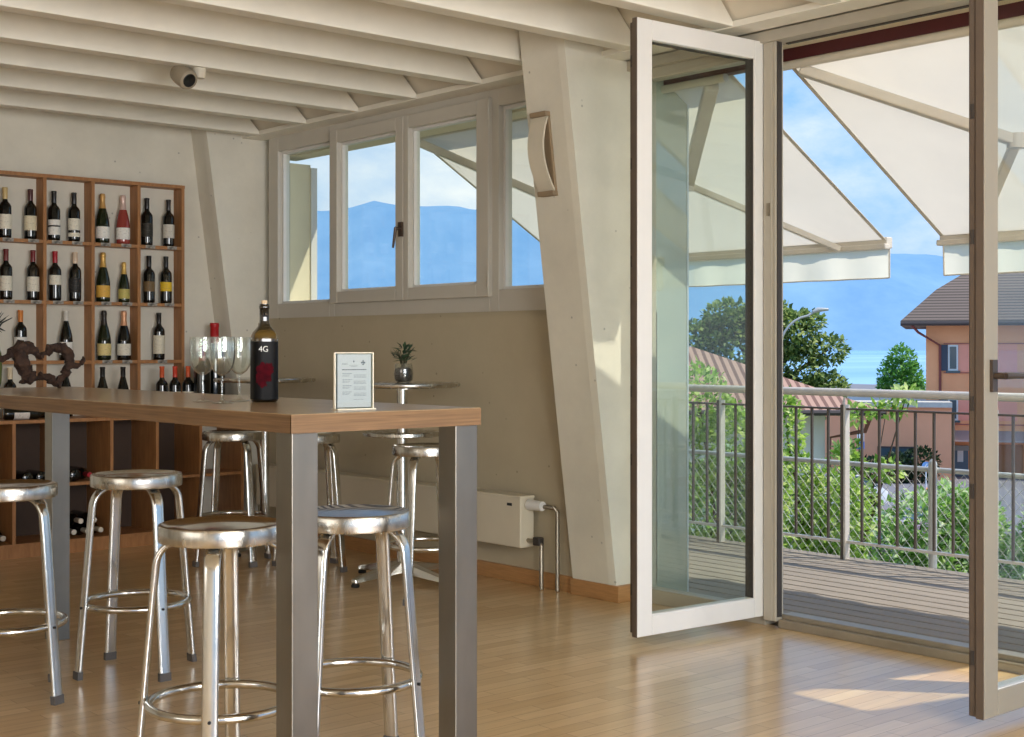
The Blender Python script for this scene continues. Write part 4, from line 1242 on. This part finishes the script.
dmr = MB().loft([[(8.2, 1.5, EZ + 0.9), (8.2, 4.5, EZ + 0.9), (8.2, 4.5, EZ + 3.3), (8.2, 1.5, EZ + 2.5)], [(10.8, 1.5, EZ + 0.9), (10.8, 4.5, EZ + 0.9), (10.8, 4.5, EZ + 3.3), (10.8, 1.5, EZ + 2.5)]])
dmr.build('dormer', slate, h1)
MB().box(8.5, 10.5, 1.42, 1.5, EZ + 1.2, EZ + 2.3).build('dormer_window', wpane, h1)

# low wing
h2 = empty('annex_building', ext(16.2, 72.5, GZ), -TH - R(13), label='low salmon annex with flat grey roof beside the apartment house', cat='house')
MB().box(0, 6.6, 0, 8, -0.5, 3.75).build('wall', pmat('orange_render', (252, 176, 134), 0.85, var=0.05, scale=0.6), h2)
MB().box(-0.2, 6.6, -0.3, 8.2, 3.75, 4.02).build('flat_roof', pmat('pale_flat_roof', (206, 200, 190), 0.8, var=0.08), h2)
wn = MB().box(2.9, 4.9, -0.05, 0.02, 0.3, 1.7).build('window', dark, h2)
MB().box(3.0, 4.8, -0.07, -0.04, 0.4, 1.6).build('pane', wpane, wn)

# white tiled house on the left
h3 = empty('white_house', ext(3.3, 30.2, GZ), -TH, label='white house with terracotta tiled hip roof behind the climbing greenery', cat='house')
wht = pmat('white_render', (236, 230, 220), 0.85, var=0.04, scale=0.4)
MB().box(0, 3.55, 0, 9.0, -0.5, 5.35).build('wall', wht, h3)
tile = stripemat('terracotta_tiles', (178, 142, 124), (120, 88, 76), 5.5, axis=0, duty=0.55, rough=0.85)
rr_ = MB()
ez = 5.5
e4 = [(-1.0, -1.0, ez), (4.55, -1.0, ez), (4.55, 10, ez), (-1.0, 10, ez)]
rg = [(1.0, 3.0, ez + 1.35), (1.0, 7.0, ez + 1.35)]
rr_.add(e4 + rg + [(x, y, z - 0.12) for x, y, z in e4], [(0, 1, 4), (1, 2, 5, 4), (2, 3, 5), (3, 0, 4, 5), (0, 6, 7, 1), (1, 7, 8, 2), (2, 8, 9, 3), (3, 9, 6, 0), (9, 8, 7, 6)])
rr_.build('roof', tile, h3)
MB().tube([(-1.0, -1.05, ez - 0.06), (4.6, -1.05, ez - 0.06)], 0.06, 8).build('gutter', dark, h3)
MB().tube([(4.3, -1.0, ez - 0.1), (4.2, -0.9, ez - 0.45), (3.62, -0.08, ez - 0.65), (3.62, -0.08, 0)], 0.05, 8).build('downpipe', pmat('copper_pipe', (126, 74, 56), 0.5), h3)
hw = MB().box(1.2, 2.1, -0.06, 0.02, 3.0, 4.3).build('window', wfr, h3)
MB().box(1.3, 2.0, -0.08, -0.05, 3.1, 4.2).build('pane', wpane, hw)

# street furniture
lp = empty('street_lamp', ext(7.72, 40, GZ), -TH, label='slim curved street lamp arching in front of the big tree', cat='lamp')
pts = [(0, 0, 0), (0, 0, 6.6)] + [(0.95 * (1 - math.cos(t)) * 1.0, 0, 6.6 + 1.15 * math.sin(t)) for t in [R(12 * i) for i in range(1, 8)]] + [(1.05, 0, 7.86)]
MB().tube(pts, [0.05] + [0.034] * (len(pts) - 1), 10).build('pole', M['galv'], lp, smooth=60)
MB().tube([(1.0, 0, 7.85), (1.15, 0, 7.92), (1.45, 0, 7.93)], [0.05, 0.07, 0.04], 10).build('lamp_head', M['galv'], lp, smooth=60)
sg = empty('street_sign', ext(15.15, 60, GZ), -TH, label='blue and white street sign on a post before the annex', cat='sign')
MB().tube([(0, 0, 0), (0, 0, 3.2)], 0.035, 8).build('post', M['galv'], sg)
blue = pmat('sign_blue', (40, 130, 226), 0.5); swh = pmat('sign_white', (226, 232, 240), 0.5)
MB().box(-0.16, 0.16, -0.05, -0.03, 2.42, 2.74).build('blue_panel', blue, sg)
MB().box(-0.15, 0.15, -0.05, -0.03, 2.76, 3.1).build('white_panel', swh, sg)
s2 = empty('round_sign', ext(18.0, 60, GZ), -TH, label='small round blue and white sign beside the silver fence post', cat='sign')
MB().tube([(0, 0, 0), (0, 0, 1.5)], 0.03, 8).build('post', swh, s2)
dsk = MB().tube([(0, -0.05, 1.68), (0, -0.03, 1.68)], 0.19, 24).build('disc', pmat('sign_pale_blue', (120, 170, 232), 0.5), s2)
MB().add([(-0.12, -0.056, 1.62), (0.02, -0.056, 1.80), (0.06, -0.056, 1.78), (-0.08, -0.056, 1.58)], [(0, 1, 2, 3)]).add([(0.03, -0.056, 1.56), (0.12, -0.056, 1.66), (0.09, -0.056, 1.72), (0.0, -0.056, 1.62)], [(0, 1, 2, 3)]).build('white_mark', swh, s2)

def car(loc, rz, col, label):
    r = empty('parked_car', loc, rz, label=label, cat='car', group=None)
    paint = pmat('car_paint_%d' % col[0], col, 0.25, coat=1.0)
    secs = []
    prof = [(-2.05, 0.35, 0.62), (-2.0, 0.3, 0.85), (-1.2, 0.25, 0.95), (-0.6, 0.25, 0.98), (0.9, 0.25, 1.0), (1.8, 0.28, 0.98), (2.05, 0.35, 0.8)]
    for x, zb, zt in prof:
        w = 0.84 if abs(x) < 1.9 else 0.74
        secs.append([(x, -w, zb), (x, w, zb), (x, w * 1.02, (zb + zt) / 2), (x, w * 0.93, zt), (x, -w * 0.93, zt), (x, -w * 1.02, (zb + zt) / 2)])
    MB().loft(secs).build('body', paint, r, smooth=40)
    cab = []
    for x, zt, w in ((-0.95, 0.96, 0.74), (-0.25, 1.40, 0.62), (0.9, 1.44, 0.62), (1.75, 1.0, 0.72)):
        cab.append([(x, -0.76, 0.94), (x, 0.76, 0.94), (x, w, zt), (x, -w, zt)])
    MB().loft(cab).build('cabin_glass', wpane, r, smooth=30)
    MB().loft([[(-0.3, -0.6, 1.40), (-0.3, 0.6, 1.40), (-0.3, 0.56, 1.44), (-0.3, -0.56, 1.44)], [(1.0, -0.6, 1.42), (1.0, 0.6, 1.42), (1.0, 0.56, 1.47), (1.0, -0.56, 1.47)]]).build('roof', paint, r)
    for x in (-1.3, 1.3):
        for s in (-1, 1):
            MB().tube([(x, s * 0.66, 0.32), (x, s * 0.86, 0.32)], 0.32, 20).build('wheel', M['rubber'], r, smooth=40)
    return r
car(ext(13.7, 58.5, GZ + 0.001), R(-42), (240, 240, 242), 'white parked car in the street, seen left of the flowering bushes')
car(ext(10.5, 41.0, GZ + 0.052), R(38), (96, 30, 40), 'dark red parked car just right of the thick railing post')
car(ext(14.3, 47.0, GZ + 0.052), R(-36), (196, 160, 186), 'pale mauve parked car low between the bushes beside the fence post')

# ---------------------------------------------------------------- vegetation
L_vine = leafmat('vine_leaf', [(92, 134, 44), (148, 184, 74), (194, 218, 112), (230, 238, 170)], 0.5)
L_dark = leafmat('conifer_leaf', [(56, 84, 44), (96, 126, 64), (146, 168, 94), (194, 206, 130)], 0.45)
L_small = leafmat('broad_leaf', [(62, 118, 48), (98, 158, 66), (146, 200, 96)], 0.4)
L_bush = leafmat('bush_leaf', [(84, 126, 52), (138, 182, 80), (190, 220, 128), (238, 244, 214)], 0.5)
L_hedge = leafmat('hedge_leaf', [(20, 38, 20), (38, 62, 30), (58, 84, 40)], 0.15)
trunk = pmat('trunk_bark', (84, 66, 50), 0.9, var=0.2, scale=8)
def foliage(mb, blobs, n, size, shell=0.55, rnd=None):
    rnd = rnd or random
    tot = sum(b_[3] * b_[4] * b_[5] for b_ in blobs) ** 1.0
    ws_ = [(b_[3] * b_[4] + b_[4] * b_[5] + b_[3] * b_[5]) for b_ in blobs]
    sw = sum(ws_)
    for b_, w in zip(blobs, ws_):
        for _ in range(int(n * w / sw)):
            d = Vector((rnd.gauss(0, 1), rnd.gauss(0, 1), rnd.gauss(0, 1))).normalized()
            q_ = shell + (1 - shell) * rnd.random() ** 0.6
            q_ *= 1 + 0.18 * noise.noise(d * 2.6 + Vector((b_[0], b_[1], b_[2])))
            c = Vector((b_[0] + d.x * b_[3] * q_, b_[1] + d.y * b_[4] * q_, b_[2] + d.z * b_[5] * q_))
            dd_ = (d * 0.7 + Vector((rnd.gauss(0, .6), rnd.gauss(0, .6), rnd.gauss(-0.1, .6)))).normalized()
            L = size * rnd.uniform(0.6, 1.3)
            leafquad(mb, c, dd_, Vector((rnd.gauss(0, .5), rnd.gauss(0, .5), 1)), L, L * 0.62)
def branches(mb, base, blobs, r0):
    top = max(blobs, key=lambda b_: b_[2])
    cx = sum(b_[0] for b_ in blobs) / len(blobs); cy = sum(b_[1] for b_ in blobs) / len(blobs)
    mid = Vector((cx * 0.5, cy * 0.5, min(b_[2] for b_ in blobs)))
    mb.tube([base, (base + mid) / 2 + Vector((r0, 0, 0)), mid, Vector((top[0], top[1], top[2]))], [r0, r0 * 0.8, r0 * 0.6, r0 * 0.15], 8)
    for b_ in blobs:
        mb.tube([mid, (mid + Vector(b_[:3])) / 2 + Vector((0, 0, 0.1 * b_[5])), Vector(b_[:3])], [r0 * 0.45, r0 * 0.3, r0 * 0.1], 6)
def plant(name, label, cat, loc, blobs, n, size, mat, r0, group=None, shell=0.55, core=None):
    o = empty(name, loc, -TH, label=label, cat=cat, group=group)
    mb = MB(); foliage(mb, blobs, n, size, shell)
    mb.build('foliage', mat, o)
    mb = MB(); branches(mb, Vector((0, 0, 0)), blobs, r0)
    mb.build('trunk' if cat == 'tree' else 'stems', trunk, o, smooth=60)
    return o
# big tree: crown lumps given as (side, depth, height, radii)
plant('leafy_tree', 'large dark green tree rising behind the tiled roof and street lamp', 'tree', ext(8.2, 46, GZ),
      [(-0.9, 0, 6.6, 1.3, 1.2, 1.5), (0.2, 0, 7.75, 1.0, 1.0, 0.75), (1.1, 0, 7.3, 0.9, 1.0, 0.8), (1.1, 0.2, 6.0, 1.2, 1.0, 1.1), (2.35, 0, 6.75, 0.62, 0.6, 0.5), (2.0, 0, 5.2, 0.9, 0.8, 0.7), (2.55, 0, 5.5, 0.45, 0.6, 0.5), (-2.0, 0, 6.8, 1.1, 1.0, 0.9), (-1.0, 0, 7.7, 0.9, 0.9, 0.7), (0, 0, 5.2, 1.5, 1.2, 1.2), (1.7, 0, 7.7, 0.5, 0.5, 0.3), (-2.0, 0, 5.4, 1.2, 1.0, 1.0)], 16000, 0.2, L_dark, 0.25)
plant('leafy_tree', 'small rounded bright green tree by the lake left of the salmon house', 'tree', ext(28.2, 100, GZ),
      [(0, 0, 4.6, 1.6, 1.5, 1.5), (0.0, 0, 5.8, 1.05, 1.0, 1.2), (-0.6, 0, 3.9, 1.1, 1.0, 1.0), (0.7, 0, 3.9, 1.0, 1.0, 1.0), (0, 0, 3.0, 1.3, 1.2, 0.8)], 4200, 0.3, L_small, 0.2)
# climbing shrubs against the railing
plant('climbing_shrub', 'bright yellow-green climbing shrub behind the railing seen through the left door leaf', 'shrub', ext(1.75, 11.0, GZ),
      [(-0.25, 0, 6.35, 0.24, 0.22, 0.34), (0.0, 0, 6.0, 0.3, 0.22, 0.4), (0.22, 0, 5.7, 0.26, 0.22, 0.42), (-0.2, 0, 5.5, 0.34, 0.25, 0.5), (0.1, 0, 5.1, 0.36, 0.25, 0.5), (-0.15, 0, 4.7, 0.4, 0.25, 0.5), (0.2, 0, 4.5, 0.35, 0.25, 0.4)], 9000, 0.062, L_vine, 0.04)
plant('climbing_shrub', 'tall pale green shrub hugging the railing right of the door mullion', 'shrub', ext(2.62, 11.3, GZ),
      [(-0.37, 0, 6.1, 0.13, 0.16, 0.34), (-0.3, 0, 5.6, 0.2, 0.2, 0.4), (-0.1, 0, 5.45, 0.2, 0.2, 0.42), (0.12, 0, 5.4, 0.2, 0.2, 0.4), (-0.25, 0, 4.9, 0.3, 0.25, 0.45), (0.1, 0, 4.8, 0.3, 0.25, 0.4), (-0.1, 0, 4.4, 0.4, 0.25, 0.4)], 7500, 0.062, L_vine, 0.04)
plant('climbing_shrub', 'loose shrub sprouting past the thick railing post toward the annex', 'shrub', ext(2.98, 11.9, GZ),
      [(-0.1, 0, 5.75, 0.15, 0.15, 0.3), (0.0, 0, 6.24, 0.1, 0.1, 0.08), (0.25, 0, 6.28, 0.15, 0.12, 0.06), (0.42, 0, 6.4, 0.13, 0.12, 0.06), (0.25, 0, 5.75, 0.13, 0.12, 0.09), (0.02, 0, 5.5, 0.16, 0.12, 0.14), (-0.15, 0, 5.1, 0.16, 0.15, 0.4)], 1300, 0.075, L_vine, 0.025)
plant('garden_bush', 'broad sunlit bush below the railing left of the silver fence post', 'shrub', ext(4.45, 15.5, GZ),
      [(-0.35, 0, 4.62, 0.42, 0.4, 0.38), (0.15, 0, 4.85, 0.42, 0.4, 0.36), (-0.1, 0, 4.3, 0.6, 0.5, 0.5), (-0.7, 0, 4.2, 0.4, 0.4, 0.45), (0.3, 0, 4.2, 0.45, 0.5, 0.5), (-0.2, 0, 3.7, 0.9, 0.6, 0.5)], 9000, 0.085, L_bush, 0.06)
plant('garden_bush', 'bright bush behind the silver fence post, reaching the right door leaf', 'shrub', ext(5.12, 15.6, GZ),
      [(-0.15, 0, 5.0, 0.28, 0.3, 0.28), (0.1, 0, 4.75, 0.36, 0.35, 0.4), (-0.2, 0, 4.4, 0.36, 0.4, 0.45), (0.2, 0, 4.2, 0.4, 0.4, 0.5), (0.0, 0, 3.7, 0.5, 0.5, 0.5)], 7000, 0.085, L_bush, 0.06)
plant('garden_bush', 'low bush at the balcony foot seen through the right door leaf', 'shrub', ext(6.0, 15.2, GZ),
      [(0, 0, 4.75, 0.42, 0.4, 0.45), (0.45, 0, 4.5, 0.4, 0.4, 0.45), (-0.2, 0, 4.2, 0.4, 0.4, 0.5), (0.3, 0, 3.8, 0.6, 0.5, 0.5)], 5000, 0.085, L_bush, 0.06)
plant('garden_bush', 'dense leafy bush at the balcony foot behind the left railing', 'shrub', ext(2.75, 15.3, GZ),
      [(-0.9, 0, 4.9, 0.5, 0.45, 0.6), (-0.3, 0, 5.1, 0.5, 0.45, 0.6), (0.3, 0, 4.8, 0.5, 0.45, 0.55), (0.75, 0, 4.4, 0.4, 0.4, 0.5), (-0.5, 0, 4.3, 0.8, 0.5, 0.5), (0.2, 0, 3.9, 0.9, 0.5, 0.5)], 11000, 0.085, L_bush, 0.06)
plant('hedge_shrub', 'dark clipped shrub against the annex wall', 'shrub', ext(19.5, 69.8, GZ),
      [(0, 0, 0.7, 1.0, 0.6, 0.8), (1.2, 0, 0.9, 0.9, 0.6, 0.9), (-1.6, 0, 0.6, 1.0, 0.6, 0.7)], 2500, 0.22, L_hedge, 0.06)
fl = empty('flower_clump', ext(17.6, 58, GZ), -TH, label='clump of orange flowers by the small round sign', cat='flowers')
mb = MB(); foliage(mb, [(0, 0, 0.45, 0.35, 0.3, 0.35)], 250, 0.14); mb.build('leaves', L_bush, fl)
mb = MB(); foliage(mb, [(0, 0, 0.75, 0.25, 0.25, 0.15)], 60, 0.14); mb.build('blossoms', pmat('orange_petal', (240, 150, 40), 0.6), fl)

# ================================================================== LIGHT, SKY, CAMERA
w = bpy.data.worlds.new('World'); scn.world = w
w.use_nodes = True
nt = w.node_tree
for n in list(nt.nodes): nt.nodes.remove(n)
wo = nt.nodes.new('ShaderNodeOutputWorld'); bg = nt.nodes.new('ShaderNodeBackground')
tc = nd(nt, 'ShaderNodeTexCoord'); sp = nd(nt, 'ShaderNodeSeparateXYZ')
nt.links.new(tc.outputs['Generated'], sp.inputs[0])
rp = nd(nt, 'ShaderNodeValToRGB')
els = rp.color_ramp.elements
els[0].position = 0.0; els[0].color = lin((176, 204, 234))
els[1].position = 1.0; els[1].color = lin((90, 150, 226))
e = els.new(0.12); e.color = lin((150, 194, 238))
e = els.new(0.30); e.color = lin((122, 178, 238))
nt.links.new(sp.outputs[2], rp.inputs[0])
mp = nd(nt, 'ShaderNodeMapping'); mp.inputs['Scale'].default_value = (2.6, 2.6, 5.0)
mp.inputs['Location'].default_value = (0.35, 0.1, 0.2)
nt.links.new(tc.outputs['Generated'], mp.inputs[0])
nz = nd(nt, 'ShaderNodeTexNoise', Scale=1.7, Detail=9.0, Roughness=0.6)
nt.links.new(mp.outputs[0], nz.inputs[0])
cr = nd(nt, 'ShaderNodeValToRGB')
cr.color_ramp.elements[0].position = 0.46; cr.color_ramp.elements[0].color = (0, 0, 0, 1)
cr.color_ramp.elements[1].position = 0.74; cr.color_ramp.elements[1].color = (1, 1, 1, 1)
nt.links.new(nz.outputs['Fac'], cr.inputs[0])
mx = nd(nt, 'ShaderNodeMix', _data_type='RGBA')
nt.links.new(cr.outputs[0], mx.inputs['Factor'])
nt.links.new(rp.outputs[0], mx.inputs[6])
mx.inputs[7].default_value = lin((240, 244, 250))
nt.links.new(mx.outputs[2], bg.inputs[0])
bg.inputs[1].default_value = 1.25
nt.links.new(bg.outputs[0], wo.inputs[0])

def sun():
    l = bpy.data.lights.new('sun', 'SUN'); l.energy = 5.0; l.angle = R(0.6); l.color = (1.0, 0.93, 0.80)
    o = bpy.data.objects.new('sun', l); COL.objects.link(o)
    d = Vector((0.46, -0.546, 1.0))
    o.rotation_euler = d.to_track_quat('Z', 'Y').to_euler()
    o.location = (20, -20, 30)
sun()
def area(name, loc, target, sx, sy, power, col):
    l = bpy.data.lights.new(name, 'AREA'); l.shape = 'RECTANGLE'; l.size = sx; l.size_y = sy; l.energy = power; l.color = col
    o = bpy.data.objects.new(name, l); COL.objects.link(o)
    o.location = loc
    o.rotation_euler = (Vector(loc) - Vector(target)).to_track_quat('Z', 'Y').to_euler()
# unseen fill lamps added to brighten the room, behind and to the left of the viewpoint
area('fill_light', (1.5, -2.0, 1.9), (3.1, 6.0, 1.3), 3.4, 2.0, 350, (1.0, 0.985, 0.96))
area('fill_light', (-2.8, 3.5, 1.8), (4.0, 5.0, 1.2), 4.0, 1.6, 36, (1.0, 0.97, 0.92))

cam = bpy.data.cameras.new('camera')
cam.sensor_fit = 'HORIZONTAL'; cam.sensor_width = 36.0
cam.lens = 36.0 * 1380.0 / 1024.0
cam.shift_y = -20.5 / 1024.0
cam.clip_start = 0.05; cam.clip_end = 30000
co = bpy.data.objects.new('camera', cam); COL.objects.link(co)
co.location = (0, 0, 1.31)
co.rotation_euler = (R(90), 0, -(PI / 2 - math.atan2(C_, S_)))
scn.camera = co
scn.view_settings.view_transform = 'Standard'
scn.view_settings.look = 'None'
scn.view_settings.exposure = 0.0
scn.cycles.max_bounces = 10
scn.cycles.transparent_max_bounces = 24
